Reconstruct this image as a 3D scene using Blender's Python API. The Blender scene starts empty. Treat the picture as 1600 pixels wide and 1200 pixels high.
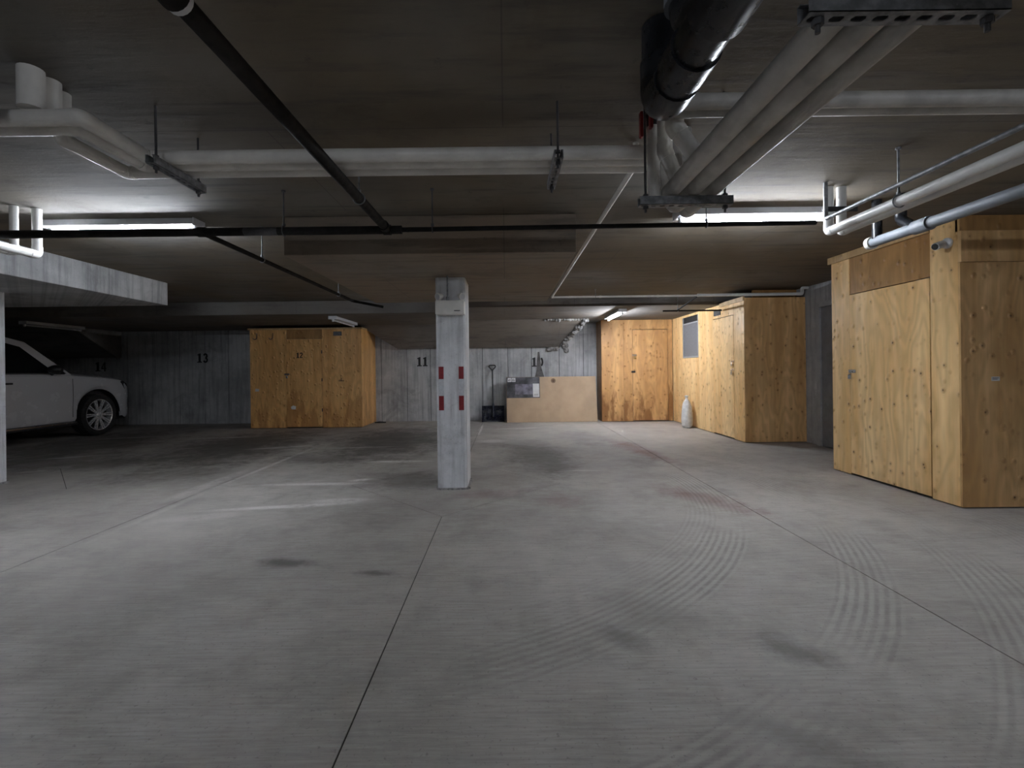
import bpy, bmesh, math, random
from mathutils import Vector, Matrix
random.seed(7)
S = bpy.context.scene
C = S.collection
PI = math.pi

# ------------------------------------------------------------------ camera
cd = bpy.data.cameras.new('camera')
cam = bpy.data.objects.new('camera', cd); C.objects.link(cam)
cd.sensor_width = 36.0; cd.lens = 740 * 36.0 / 1600.0
cd.shift_x = 10 / 1600.0; cd.shift_y = -22 / 1600.0
cd.clip_start = 0.02
cam.location = (0, 0, 1.2)
cam.rotation_euler = (PI / 2, 0.012, 0)
S.camera = cam

# ------------------------------------------------------------------ world, exposure
w = bpy.data.worlds.new('world'); S.world = w; w.use_nodes = True
w.node_tree.nodes['Background'].inputs[0].default_value = (0.02, 0.022, 0.025, 1)
w.node_tree.nodes['Background'].inputs[1].default_value = 0.2
vs = S.view_settings
vs.view_transform = 'Standard'; vs.look = 'None'; vs.gamma = 1; vs.use_curve_mapping = False
vs.exposure = 2.95
TUBE_LIGHT = 30.0          # emission strength of a lit fluorescent tube

# ------------------------------------------------------------------ node helpers
class NT:
    def __init__(s, name):
        s.m = bpy.data.materials.new(name); s.m.use_nodes = True
        s.t = s.m.node_tree; s.b = s.t.nodes['Principled BSDF']
    def n(s, typ, **kw):
        nd = s.t.nodes.new(typ)
        for k, v in kw.items(): setattr(nd, k, v)
        return nd
    def L(s, a, b): s.t.links.new(a, b)
    def put(s, sock, v):
        if isinstance(v, bpy.types.NodeSocket): s.L(v, sock)
        else: sock.default_value = v
    def math(s, op, a, b=0.0, clamp=False):
        nd = s.n('ShaderNodeMath', operation=op, use_clamp=clamp)
        s.put(nd.inputs[0], a); s.put(nd.inputs[1], b); return nd.outputs[0]
    def noise(s, vec, scale, detail=4, rough=0.55, dist=0.0):
        nd = s.n('ShaderNodeTexNoise'); s.put(nd.inputs['Vector'], vec)
        nd.inputs['Scale'].default_value = scale; nd.inputs['Detail'].default_value = detail
        nd.inputs['Roughness'].default_value = rough; nd.inputs['Distortion'].default_value = dist
        return nd.outputs['Fac']
    def ramp(s, v, lo, hi, a=0.0, b=1.0, smooth=True):
        nd = s.n('ShaderNodeMapRange'); nd.interpolation_type = 'SMOOTHSTEP' if smooth else 'LINEAR'
        s.put(nd.inputs[0], v); nd.inputs[1].default_value = lo; nd.inputs[2].default_value = hi
        nd.inputs[3].default_value = a; nd.inputs[4].default_value = b; return nd.outputs[0]
    def mix(s, f, a, b, mode='MIX'):
        nd = s.n('ShaderNodeMix', data_type='RGBA', blend_type=mode)
        s.put(nd.inputs[0], f)
        for i, v in ((6, a), (7, b)):
            if isinstance(v, bpy.types.NodeSocket): s.L(v, nd.inputs[i])
            else: nd.inputs[i].default_value = (v[0], v[1], v[2], 1)
        return nd.outputs[2]
    def pos(s): return s.n('ShaderNodeNewGeometry').outputs['Position']
    def sep(s, v):
        nd = s.n('ShaderNodeSeparateXYZ'); s.L(v, nd.inputs[0]); return nd.outputs
    def comb(s, x, y, z):
        nd = s.n('ShaderNodeCombineXYZ')
        for i, v in enumerate((x, y, z)): s.put(nd.inputs[i], v)
        return nd.outputs[0]
    def mapv(s, v, loc=(0, 0, 0), rot=(0, 0, 0), sc=(1, 1, 1), typ='POINT'):
        nd = s.n('ShaderNodeMapping', vector_type=typ); s.L(v, nd.inputs[0])
        nd.inputs[1].default_value = loc; nd.inputs[2].default_value = rot; nd.inputs[3].default_value = sc
        return nd.outputs[0]
    def bump(s, h, strength=0.3, dist=0.01):
        nd = s.n('ShaderNodeBump'); nd.inputs['Strength'].default_value = strength
        nd.inputs['Distance'].default_value = dist
        s.L(h, nd.inputs['Height']); s.L(nd.outputs[0], s.b.inputs['Normal'])
    def col(s, v):
        if isinstance(v, bpy.types.NodeSocket): s.L(v, s.b.inputs['Base Color'])
        else: s.b.inputs['Base Color'].default_value = (*v, 1)
    def rough(s, v): s.put(s.b.inputs['Roughness'], v)

def plain(name, c, rough=0.5, metal=0.0, var=0.12, scale=9.0, bump=0.05):
    t = NT(name); p = t.pos()
    f = t.noise(p, scale, 5)
    d = tuple(x * (1 - var * 2) for x in c); e = tuple(min(1, x * (1 + var)) for x in c)
    t.col(t.mix(t.ramp(f, 0.3, 0.7), d, e))
    t.rough(t.ramp(t.noise(p, scale * 3, 3), 0.2, 0.8, max(0.02, rough - 0.1), min(1, rough + 0.12)))
    t.b.inputs['Metallic'].default_value = metal
    if bump: t.bump(t.noise(p, scale * 12, 3), bump, 0.004)
    return t.m

def mat_concrete(name, dark, light, streak=0.0, stain=(0.05, 0.04, 0.03), stain_amt=0.35, pit=0.5, seam=None):
    t = NT(name); p = t.pos()
    x, y, z = t.sep(p)
    big = t.noise(p, 0.9, 5, 0.6); mid = t.noise(p, 5, 6, 0.65)
    c = t.mix(t.ramp(t.math('ADD', t.math('MULTIPLY', big, 0.6), t.math('MULTIPLY', mid, 0.4)), 0.35, 0.65), dark, light)
    if streak:
        s = t.noise(t.comb(t.math('MULTIPLY', t.math('ADD', x, y), 14.0), t.math('MULTIPLY', z, 0.7), 0.0), 1.0, 6, 0.7)
        c = t.mix(t.ramp(s, 0.42, 0.75, 0, streak), c, tuple(v * 0.45 for v in dark))
        s2 = t.noise(t.comb(t.math('MULTIPLY', t.math('ADD', x, y), 30.0), t.math('MULTIPLY', z, 1.5), 3.0), 1.0, 4, 0.6)
        c = t.mix(t.ramp(s2, 0.6, 0.85, 0, streak * 0.6), c, tuple(min(1, v * 1.35) for v in light))
    st = t.noise(t.mapv(p, (3, 7, 1)), 1.7, 6, 0.7, 0.6)
    c = t.mix(t.ramp(st, 0.52, 0.75, 0, stain_amt), c, stain)
    pits = t.noise(p, 60, 3, 0.6)
    c = t.mix(t.ramp(pits, 0.62, 0.72, 0, pit * 0.5), c, tuple(v * 0.4 for v in dark))
    h = t.math('ADD', t.math('MULTIPLY', mid, 0.5), t.math('MULTIPLY', t.noise(p, 45, 4), 0.35))
    t.col(c); t.rough(t.ramp(mid, 0.3, 0.7, 0.72, 0.92)); t.bump(h, 0.35, 0.012)
    return t.m

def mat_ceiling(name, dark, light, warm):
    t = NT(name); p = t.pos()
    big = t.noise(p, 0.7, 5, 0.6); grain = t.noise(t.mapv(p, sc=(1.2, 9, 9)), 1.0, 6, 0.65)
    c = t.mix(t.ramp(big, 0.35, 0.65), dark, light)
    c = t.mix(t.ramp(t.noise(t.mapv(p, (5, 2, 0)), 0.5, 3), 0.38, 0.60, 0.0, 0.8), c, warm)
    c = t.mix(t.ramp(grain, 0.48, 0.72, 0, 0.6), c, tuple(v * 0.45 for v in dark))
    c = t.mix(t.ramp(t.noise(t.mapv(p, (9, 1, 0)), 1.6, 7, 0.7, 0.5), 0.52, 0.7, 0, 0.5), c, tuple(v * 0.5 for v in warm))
    sp = t.noise(p, 7, 7, 0.75)
    c = t.mix(t.ramp(sp, 0.6, 0.72, 0, 0.5), c, tuple(v * 0.35 for v in dark))
    br = t.n('ShaderNodeTexBrick'); br.offset = 0.5
    t.L(p, br.inputs['Vector']); br.inputs['Scale'].default_value = 1.0
    br.inputs['Brick Width'].default_value = 2.44; br.inputs['Row Height'].default_value = 1.22
    br.inputs['Mortar Size'].default_value = 0.004; br.inputs['Mortar Smooth'].default_value = 0.3
    c = t.mix(t.math('MULTIPLY', br.outputs['Fac'], 0.5), c, tuple(v * 0.4 for v in dark))
    t.col(c); t.rough(0.85)
    t.bump(t.math('ADD', t.math('MULTIPLY', grain, 0.6), t.math('MULTIPLY', sp, 0.3)), 0.35, 0.012)
    return t.m

def mat_ply(name, a, b, knot=0.8, stain=0.0, gloss=0.34):
    t = NT(name); p = t.pos()
    x, y, z = t.sep(p)
    rnd = t.n('ShaderNodeObjectInfo').outputs['Random']
    s = t.math('ADD', t.math('ADD', x, y), t.math('MULTIPLY', rnd, 17.0))
    zz = t.math('ADD', z, t.math('MULTIPLY', rnd, 9.0))
    warp = t.noise(t.comb(t.math('MULTIPLY', s, 2.2), t.math('MULTIPLY', zz, 0.55), rnd), 1.0, 3, 0.5)
    rings = t.math('FRACT', t.math('MULTIPLY', warp, 13.0))
    ring = t.ramp(t.math('ABSOLUTE', t.math('SUBTRACT', rings, 0.5)), 0.0, 0.5)
    fine = t.noise(t.comb(t.math('MULTIPLY', s, 70.0), t.math('MULTIPLY', zz, 3.0), 0.0), 1.0, 4, 0.6)
    band = t.noise(t.comb(t.math('MULTIPLY', s, 5.0), t.math('MULTIPLY', zz, 0.35), 2.0), 1.0, 3)
    c = t.mix(t.ramp(band, 0.35, 0.68), a, b)
    c = t.mix(t.math('MULTIPLY', ring, 0.34), c, tuple(v * 0.62 for v in a))
    c = t.mix(t.ramp(fine, 0.5, 0.8, 0, 0.3), c, tuple(v * 0.55 for v in a))
    vo = t.n('ShaderNodeTexVoronoi'); vo.inputs['Scale'].default_value = 1.0
    t.L(t.comb(t.math('MULTIPLY', s, 13.0), t.math('MULTIPLY', zz, 11.5), 0.0), vo.inputs['Vector'])
    pick = t.ramp(t.sep(vo.outputs['Color'])[0], 0.15, 0.8)
    kd = t.math('MULTIPLY', t.ramp(vo.outputs['Distance'], 0.04, 0.16, 1, 0), pick)
    halo = t.math('MULTIPLY', t.ramp(vo.outputs['Distance'], 0.08, 0.40, 1, 0), pick)
    c = t.mix(t.math('MULTIPLY', halo, 0.5 * knot), c, (a[0] * 0.62, a[1] * 0.5, a[2] * 0.4))
    c = t.mix(t.math('MULTIPLY', kd, knot), c, (0.09, 0.04, 0.015))
    if stain:
        sn = t.noise(t.comb(t.math('MULTIPLY', s, 3.6), t.math('MULTIPLY', z, 0.9), 5.0), 1.0, 5, 0.6)
        low = t.ramp(z, 0.1, 1.5, 0.16, -0.12)
        c = t.mix(t.ramp(t.math('ADD', sn, low), 0.60, 0.70, 0, stain), c, (a[0] * 0.42, a[1] * 0.3, a[2] * 0.2))
    t.col(c); t.rough(t.ramp(fine, 0.3, 0.8, gloss, gloss + 0.2))
    t.bump(t.math('ADD', t.math('MULTIPLY', fine, 0.12), t.math('ADD', t.math('MULTIPLY', halo, 0.9), t.math('MULTIPLY', band, 0.8))), 0.6, 0.014)
    return t.m

def mat_floor():
    t = NT('floor_concrete'); p = t.pos()
    x, y, z = t.sep(p)
    big = t.noise(p, 0.55, 5, 0.6); mid = t.noise(p, 3.5, 7, 0.7)
    sw = t.noise(t.mapv(p, rot=(0, 0, 0.5), sc=(1.5, 14, 1)), 1.0, 5, 0.65, 0.8)
    sw2 = t.noise(t.mapv(p, rot=(0, 0, -0.9), sc=(1.5, 18, 1)), 1.0, 5, 0.65, 0.8)
    c = t.mix(t.ramp(big, 0.3, 0.7), (0.32, 0.295, 0.268), (0.46, 0.43, 0.39))
    c = t.mix(t.ramp(mid, 0.45, 0.75, 0, 0.35), c, (0.19, 0.175, 0.155))
    c = t.mix(t.ramp(sw, 0.5, 0.72, 0, 0.28), c, (0.43, 0.415, 0.39))
    c = t.mix(t.ramp(sw2, 0.52, 0.75, 0, 0.25), c, (0.2, 0.185, 0.165))
    broom = t.noise(t.mapv(p, rot=(0, 0, 0.12), sc=(5, 75, 1)), 1.0, 4, 0.7)
    c = t.mix(t.ramp(broom, 0.42, 0.72, 0, 0.40), c, (0.20, 0.187, 0.17))
    c = t.mix(t.ramp(broom, 0.48, 0.25, 0, 0.30), c, (0.54, 0.515, 0.48))
    blot = t.noise(t.mapv(p, (2, 5, 0)), 1.3, 8, 0.72, 0.4)
    c = t.mix(t.ramp(blot, 0.5, 0.68, 0, 0.38), c, (0.20, 0.187, 0.168))
    brk = t.noise(p, 2.6, 6, 0.7, 0.5); fine = t.noise(p, 11, 6, 0.75)
    def blob(c, cx, cy, rx, ry, rot, colr, amt, edge=0.35, rag=0.9):
        v = t.mapv(p, (cx, cy, 0), (0, 0, rot), (rx, ry, 1), 'TEXTURE')
        vx, vy, _ = t.sep(v)
        d = t.math('SQRT', t.math('ADD', t.math('MULTIPLY', vx, vx), t.math('MULTIPLY', vy, vy)))
        d = t.math('ADD', d, t.math('MULTIPLY', t.math('SUBTRACT', t.math('ADD', t.math('MULTIPLY', brk, 0.6), t.math('MULTIPLY', fine, 0.4)), 0.5), rag * 2.2))
        f = t.ramp(d, edge, 1.15, amt, 0)
        if colr[0] > 0.5: f = t.math('MULTIPLY', f, t.ramp(t.math('ADD', t.math('MULTIPLY', fine, 0.6), t.math('MULTIPLY', brk, 0.4)), 0.36, 0.56, 0.15, 1.0))
        return t.mix(f, c, colr)
    oil = (0.075, 0.068, 0.06); rust = (0.17, 0.085, 0.075); salt = (0.74, 0.72, 0.69)
    # parked-car grime in the stalls
    for cx, cy, rx, ry, a in ((-1.9, 8.2, 1.2, 2.2, .75), (-4.4, 7.9, 1.3, 2.4, .75), (-7.2, 8.2, 1.3, 2.6, .75), (-9.4, 8, 1.2, 2.6, .6), (-2.6, 6.6, .9, .5, .5), (-5.4, 6.4, 1.0, .5, .5),
                              (0.45, 6.6, .55, 1.5, .6), (1.35, 8.3, .5, 1.2, .35), (-1.15, 5.2, .55, .5, .45), (-3.9, 5.7, .9, .7, .35), (-6.2, 6.6, .9, 1.0, .4)):
        c = blob(c, cx, cy, rx, ry, 0.1, oil, a * 1.12, 0.3, 1.2)
    for a in ((-1.38, 2.98, .26, .08, -.12, oil, .8), (-.80, 2.82, .16, .05, -.1, oil, .7), (.5, 2.12, .2, .1, -.6, oil, .65),
              (1.22, 1.98, .2, .12, -.7, oil, .65), (.75, 2.3, .4, .25, -.5, oil, .3), (.9, 1.55, .3, .08, -.6, oil, .4), (-.2, 3.4, .5, .2, .2, oil, .2),
              (1.95, 7.0, .26, 1.2, .15, rust, .9), (1.80, 4.35, .24, .75, .5, rust, .75), (.46, 4.37, .28, .32, .2, rust, .5), (-.2, 4.6, .5, .22, .2, rust, .4), (1.7, 6.0, .3, .5, 0, oil, .5)):
        c = blob(c, *a, 0.0, 1.3)
    for a in ((-2.05, 5.08, .6, .08, .02, salt, .7), (-1.62, 5.25, .16, .07, .4, salt, .75), (-2.0, 4.24, .75, .07, .16, salt, .8), (-1.55, 4.42, .35, .10, .05, salt, .6), (-1.45, 6.3, .5, .09, 0, salt, .75), (-2.6, 3.95, .5, .12, .3, salt, .3),
              (-3.06, 6.3, .05, 1.3, 0, salt, .55), (-3.22, 5.2, .10, .9, 0, salt, .35), (-3.02, 4.1, .05, .8, .03, salt, .22), (-.52, 9.6, .04, 1.0, 0, salt, .85), (-.25, 8.0, .3, .25, .3, salt, .55), (.3, 9.7, .6, .12, .2, salt, .5),
              (-3.6, 7.6, .6, .12, .3, salt, .45), (-5.3, 8.8, .8, .08, .2, salt, .5), (-6.4, 6.9, .5, .1, .5, salt, .4), (-7.1, 9.0, .7, .06, .3, salt, .5), (-2.3, 7.5, .7, .05, .1, salt, .35), (.9, 5.6, .25, .04, 0, salt, .45)):
        c = blob(c, *a, 0.35, 0.9)
    # curved tyre tread marks
    hb = None
    for cx, cy, R, wd, cyc, amt, a0 in ((-1.2, 4.8, 3.86, .16, 150, 1.0, 0), (-1.2, 4.8, 4.42, .17, 150, .9, 1), (-1.3, 4.9, 3.22, .18, 150, .9, 2), (-1.0, 4.9, 2.78, .14, 170, .35, 6), (5.5, 5.8, 4.1, .14, 160, .25, 4), (-1.15, 4.9, 5.0, .2, 150, .4, 5)):
        dx = t.math('SUBTRACT', x, cx); dy = t.math('SUBTRACT', y, cy)
        r = t.math('SQRT', t.math('ADD', t.math('MULTIPLY', dx, dx), t.math('MULTIPLY', dy, dy)))
        e = t.math('ABSOLUTE', t.math('SUBTRACT', r, R))
        m = t.ramp(e, wd * 0.75, wd, 1, 0)
        wob = t.math('MULTIPLY', t.noise(p, 3.0, 4, 0.6), 3.0)
        g = t.math('MULTIPLY', t.ramp(t.math('SINE', t.math('ADD', t.math('MULTIPLY', r, cyc), wob)), -0.9, 1.0), t.ramp(fine, 0.3, 0.6, 0.35, 1.0))
        m = t.math('MULTIPLY', m, t.ramp(t.noise(t.mapv(p, (a0 * 3.1, 0, 0)), 0.9, 5), 0.33, 0.62))
        m = t.math('MULTIPLY', m, t.ramp(x, -0.5, 0.5))
        c = t.mix(t.math('MULTIPLY', t.math('MULTIPLY', m, g), amt * 0.7), c, (0.20, 0.185, 0.165))
        c = t.mix(t.math('MULTIPLY', t.math('MULTIPLY', m, t.math('SUBTRACT', 1.0, g)), amt * 0.35), c, (0.46, 0.44, 0.41))
    c = t.mix(t.ramp(t.noise(p, 55, 3, 0.7), 0.58, 0.72, 0, 0.5), c, (0.12, 0.11, 0.1))
    c = t.mix(t.ramp(t.noise(p, 16, 4, 0.8), 0.66, 0.74, 0, 0.55), c, (0.10, 0.09, 0.08))
    t.col(c); t.rough(t.ramp(mid, 0.3, 0.7, 0.6, 0.85))
    t.bump(t.math('ADD', t.math('MULTIPLY', mid, 0.35), t.math('ADD', t.math('MULTIPLY', sw, 0.3), t.math('MULTIPLY', t.noise(p, 60, 4), 0.25))), 0.3, 0.01)
    return t.m

def mat_emit(name, c, strength):
    t = NT(name); t.col((0.9, 0.9, 0.9))
    t.b.inputs['Emission Color'].default_value = (*c, 1); t.b.inputs['Emission Strength'].default_value = strength
    return t.m

M = {}
M['floor'] = mat_floor()
M['joint'] = plain('joint_filler', (0.05, 0.047, 0.042), 0.9)
M['wall'] = mat_concrete('wall_concrete', (0.34, 0.345, 0.35), (0.56, 0.565, 0.565), 0.7, (0.10, 0.10, 0.10), 0.5, 0.9)
M['wall_joint'] = plain('wall_joint', (0.08, 0.08, 0.082), 0.9)
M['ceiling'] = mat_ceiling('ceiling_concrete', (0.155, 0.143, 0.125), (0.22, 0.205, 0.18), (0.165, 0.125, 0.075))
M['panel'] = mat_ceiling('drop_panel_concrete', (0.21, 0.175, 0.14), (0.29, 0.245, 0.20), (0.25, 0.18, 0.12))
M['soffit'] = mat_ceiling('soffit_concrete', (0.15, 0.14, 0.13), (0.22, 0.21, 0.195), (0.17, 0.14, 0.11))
M['column'] = mat_concrete('column_concrete', (0.60, 0.61, 0.63), (0.84, 0.85, 0.87), 0.6, (0.12, 0.12, 0.12), 0.45, 1.0)
M['foam'] = plain('rough_mortar', (0.30, 0.29, 0.28), 0.95, var=0.3, scale=25, bump=0.6)
M['patch'] = plain('mortar_patch', (0.12, 0.115, 0.11), 0.9, var=0.25)
M['ply'] = mat_ply('plywood_yellow', (0.58, 0.335, 0.13), (0.84, 0.55, 0.265), 0.95)
M['ply_pale'] = mat_ply('plywood_pale', (0.80, 0.50, 0.205), (0.96, 0.69, 0.36), 1.0)
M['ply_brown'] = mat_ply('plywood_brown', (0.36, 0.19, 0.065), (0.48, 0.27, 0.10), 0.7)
M['ply_stain'] = mat_ply('plywood_water_stained', (0.56, 0.31, 0.12), (0.72, 0.43, 0.19), 0.8, 0.8)
M['ply_orange'] = mat_ply('plywood_orange', (0.70, 0.37, 0.125), (0.88, 0.53, 0.21), 0.7, 0.5)
M['lumber'] = mat_ply('lumber', (0.52, 0.34, 0.16), (0.62, 0.43, 0.22), 0.3)
M['white_pipe'] = plain('white_pipe_jacket', (0.80, 0.775, 0.73), 0.42, var=0.08, scale=5)
M['rack_pipe'] = plain('dusty_pipe_jacket', (0.52, 0.50, 0.465), 0.5, var=0.14, scale=6)
M['white_pipe2'] = plain('white_pipe_clean', (0.76, 0.76, 0.74), 0.35, var=0.06, scale=6)
M['grey_pipe'] = plain('grey_drain_pipe', (0.20, 0.22, 0.245), 0.55, var=0.1, scale=6)
M['iron'] = plain('black_iron_pipe', (0.016, 0.015, 0.014), 0.65, 0.0, var=0.25)
M['iron'].node_tree.nodes['Principled BSDF'].inputs['Specular IOR Level'].default_value = 0.15
M['abs'] = plain('black_plastic_pipe', (0.014, 0.016, 0.02), 0.32, var=0.2)
M['steel'] = plain('galvanised_steel', (0.26, 0.27, 0.285), 0.5, 0.5, var=0.2, scale=30)
M['darksteel'] = plain('dark_steel', (0.10, 0.10, 0.105), 0.55, 0.6, var=0.2)
M['chrome'] = plain('chrome', (0.75, 0.75, 0.76), 0.18, 1.0, var=0.04, bump=0)
M['alloy'] = plain('alloy_wheel', (0.62, 0.62, 0.63), 0.25, 0.35, var=0.03, bump=0)
M['brass'] = plain('brass', (0.62, 0.47, 0.2), 0.3, 1.0, var=0.1, bump=0)
M['enamel'] = plain('white_enamel', (0.72, 0.73, 0.75), 0.35, var=0.04, bump=0)
M['red'] = plain('red_reflective_tape', (0.24, 0.008, 0.014), 0.4, var=0.12, scale=40)
M['redpaint'] = plain('red_valve_handle', (0.20, 0.012, 0.012), 0.4)
M['tape'] = plain('white_reflective_tape', (0.62, 0.64, 0.67), 0.3, var=0.06, scale=40)
M['black'] = plain('black_paint', (0.012, 0.012, 0.012), 0.6)
M['hole'] = plain('dark_void', (0.02, 0.019, 0.018), 0.9)
M['tube'] = mat_emit('lit_tube', (0.85, 0.905, 1.0), TUBE_LIGHT)
M['tube_bright'] = mat_emit('lit_tube_new', (0.85, 0.905, 1.0), TUBE_LIGHT * 1.7)
M['tube_off'] = plain('unlit_tube', (0.62, 0.63, 0.64), 0.25, var=0.03, bump=0)
M['beige'] = plain('beige_enamel', (0.82, 0.80, 0.75), 0.4, var=0.05, bump=0)
M['lens'] = plain('lamp_lens', (0.7, 0.71, 0.72), 0.15, 0.3, var=0.03, bump=0)
M['card'] = plain('cardboard', (0.50, 0.36, 0.235), 0.8, var=0.06, scale=3, bump=0.1)
M['print_dark'] = plain('printed_label_grey', (0.085, 0.085, 0.095), 0.45, var=0.4, scale=5, bump=0)
M['print_blue'] = plain('printed_label_mauve', (0.16, 0.15, 0.19), 0.45, var=0.3, scale=9, bump=0)
M['paper'] = plain('paper', (0.68, 0.68, 0.68), 0.7, var=0.05, bump=0)
M['stamp'] = plain('stamp_ink', (0.17, 0.10, 0.06), 0.8, var=0.2)
M['blade'] = plain('dark_blue_plastic', (0.012, 0.016, 0.032), 0.3, var=0.2)
M['sack'] = plain('white_sack', (0.66, 0.65, 0.64), 0.55, var=0.1, scale=14, bump=0.3)
M['screen'] = plain('grey_screen', (0.16, 0.165, 0.175), 0.6, var=0.1, scale=60)
M['greydoor'] = plain('grey_door_paint', (0.17, 0.175, 0.185), 0.45, var=0.06)
M['greyframe'] = plain('grey_frame_paint', (0.33, 0.34, 0.35), 0.45, var=0.06)
M['carpaint'] = plain('white_car_paint', (0.52, 0.525, 0.545), 0.2, 0.0, var=0.0, scale=2, bump=0)
M['carpaint'].node_tree.nodes['Principled BSDF'].inputs['Coat Weight'].default_value = 0.7
M['carglass'] = plain('tinted_glass', (0.008, 0.009, 0.01), 0.06, var=0.05, bump=0)
M['trimblack'] = plain('black_trim', (0.015, 0.015, 0.016), 0.45)
M['rubber'] = plain('tyre_rubber', (0.016, 0.016, 0.016), 0.8)
M['headlight'] = plain('headlamp', (0.05, 0.05, 0.055), 0.1, 0.4, bump=0)
M['amber'] = plain('tail_lamp', (0.25, 0.01, 0.01), 0.15, bump=0)

# ------------------------------------------------------------------ mesh helpers
ORG = {}
def bx(bm, x0, x1, y0, y1, z0, z1, bev=0.0):
    v = [bm.verts.new(p) for p in ((x0, y0, z0), (x1, y0, z0), (x1, y1, z0), (x0, y1, z0), (x0, y0, z1), (x1, y0, z1), (x1, y1, z1), (x0, y1, z1))]
    fs = [bm.faces.new([v[i] for i in q]) for q in ((3, 2, 1, 0), (4, 5, 6, 7), (0, 1, 5, 4), (1, 2, 6, 5), (2, 3, 7, 6), (3, 0, 4, 7))]
    if bev:
        es = list({e for f in fs for e in f.edges})
        bmesh.ops.bevel(bm, geom=es, offset=bev, segments=2, affect='EDGES', profile=0.5)
    return bm
def nb(): return bmesh.new()
def box(*a, bev=0.0): return bx(nb(), *a, bev=bev)

def fillet(pts, rad, n=6):
    pts = [Vector(p) for p in pts]; out = [pts[0]]
    for i in range(1, len(pts) - 1):
        a, b, c = pts[i - 1], pts[i], pts[i + 1]
        d1 = (a - b); d2 = (c - b)
        ang = d1.angle(d2)
        if ang > PI - 0.02: out.append(b); continue
        l = min(rad / math.tan(ang / 2), d1.length * 0.49, d2.length * 0.49)
        p1 = b + d1.normalized() * l; p2 = b + d2.normalized() * l
        for k in range(n + 1):
            s = k / n
            out.append(p1.lerp(b, s).lerp(b.lerp(p2, s), s))
    out.append(pts[-1]); return out

def sweep(bm, pts, r, seg=14, cap=True):
    pts = [Vector(p) for p in pts]; n = len(pts)
    rs = r if isinstance(r, (list, tuple)) else [r] * n
    tg = []
    for i in range(n):
        a = pts[max(0, i - 1)]; b = pts[min(n - 1, i + 1)]
        tg.append((b - a).normalized())
    up = Vector((0, 0, 1)) if abs(tg[0].z) < 0.9 else Vector((1, 0, 0))
    u = tg[0].cross(up).normalized(); rings = []
    for i in range(n):
        u = (u - tg[i] * u.dot(tg[i])).normalized(); v = tg[i].cross(u)
        rings.append([bm.verts.new(pts[i] + (u * math.cos(2 * PI * k / seg) + v * math.sin(2 * PI * k / seg)) * rs[i]) for k in range(seg)])
    for i in range(n - 1):
        for k in range(seg):
            bm.faces.new((rings[i][k], rings[i][(k + 1) % seg], rings[i + 1][(k + 1) % seg], rings[i + 1][k]))
    if cap:
        bm.faces.new(rings[0][::-1]); bm.faces.new(rings[-1])
    return bm
def tube(pts, r, seg=14): return sweep(nb(), pts, r, seg)
def ring(c, axis, R, r, seg=24, s2=8):
    bm = nb(); axis = Vector(axis).normalized(); c = Vector(c)
    u = axis.orthogonal().normalized(); v = axis.cross(u); rows = []
    for i in range(seg):
        d = u * math.cos(2 * PI * i / seg) + v * math.sin(2 * PI * i / seg)
        rows.append([bm.verts.new(c + d * (R + r * math.cos(2 * PI * k / s2)) + axis * r * math.sin(2 * PI * k / s2)) for k in range(s2)])
    for i in range(seg):
        for k in range(s2):
            bm.faces.new((rows[i][k], rows[(i + 1) % seg][k], rows[(i + 1) % seg][(k + 1) % s2], rows[i][(k + 1) % s2]))
    return bm
def prism(poly, h, place):
    """extrude a 2-D polygon by h; place(a, b, d) gives the 3-D point"""
    bm = nb(); prism_into(bm, poly, h, place); return bm
def prism_into(bm, poly, h, place):
    lo = [bm.verts.new(place(a, b, 0.0)) for a, b in poly]; hi = [bm.verts.new(place(a, b, h)) for a, b in poly]
    n = len(poly)
    bm.faces.new(lo[::-1]); bm.faces.new(hi)
    for i in range(n): bm.faces.new((lo[i], lo[(i + 1) % n], hi[(i + 1) % n], hi[i]))
def lathe(prof, c, axis, seg=32):
    """prof: list of (radius, offset along axis)"""
    bm = nb(); axis = Vector(axis).normalized(); c = Vector(c); u = axis.orthogonal().normalized(); v = axis.cross(u); rows = []
    for r, o in prof:
        rows.append([bm.verts.new(c + axis * o + (u * math.cos(2 * PI * k / seg) + v * math.sin(2 * PI * k / seg)) * max(r, 1e-4)) for k in range(seg)])
    for i in range(len(prof) - 1):
        for k in range(seg): bm.faces.new((rows[i][k], rows[i][(k + 1) % seg], rows[i + 1][(k + 1) % seg], rows[i + 1][k]))
    return bm

def obj(name, bm, mat, parent=None, smooth=0, origin=None):
    bmesh.ops.recalc_face_normals(bm, faces=bm.faces)
    if parent is not None: o0 = ORG[parent.name]
    elif origin is not None: o0 = Vector(origin)
    else:
        xs = [v.co for v in bm.verts]
        o0 = Vector(((min(p.x for p in xs) + max(p.x for p in xs)) / 2, (min(p.y for p in xs) + max(p.y for p in xs)) / 2, min(p.z for p in xs)))
    for v in bm.verts: v.co -= o0
    me = bpy.data.meshes.new(name); bm.to_mesh(me); bm.free()
    me.materials.append(M[mat])
    if smooth:
        for p in me.polygons: p.use_smooth = True
        me.set_sharp_from_angle(angle=math.radians(smooth))
    o = bpy.data.objects.new(name, me); C.objects.link(o)
    if parent is not None: o.parent = parent
    else: o.location = o0
    ORG[o.name] = o0.copy()
    return o
def thing(name, loc, label, cat, group=None):
    o = bpy.data.objects.new(name, None); C.objects.link(o); o.location = loc
    o.empty_display_size = 0.1
    ORG[o.name] = Vector(loc); o['label'] = label; o['category'] = cat
    if group: o['group'] = group
    return o
def tag(o, label, cat, group=None):
    o['label'] = label; o['category'] = cat
    if group: o['group'] = group
    return o
def struct(o, label=None):
    o['kind'] = 'structure'
    if label: o['label'] = label
    return o

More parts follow.
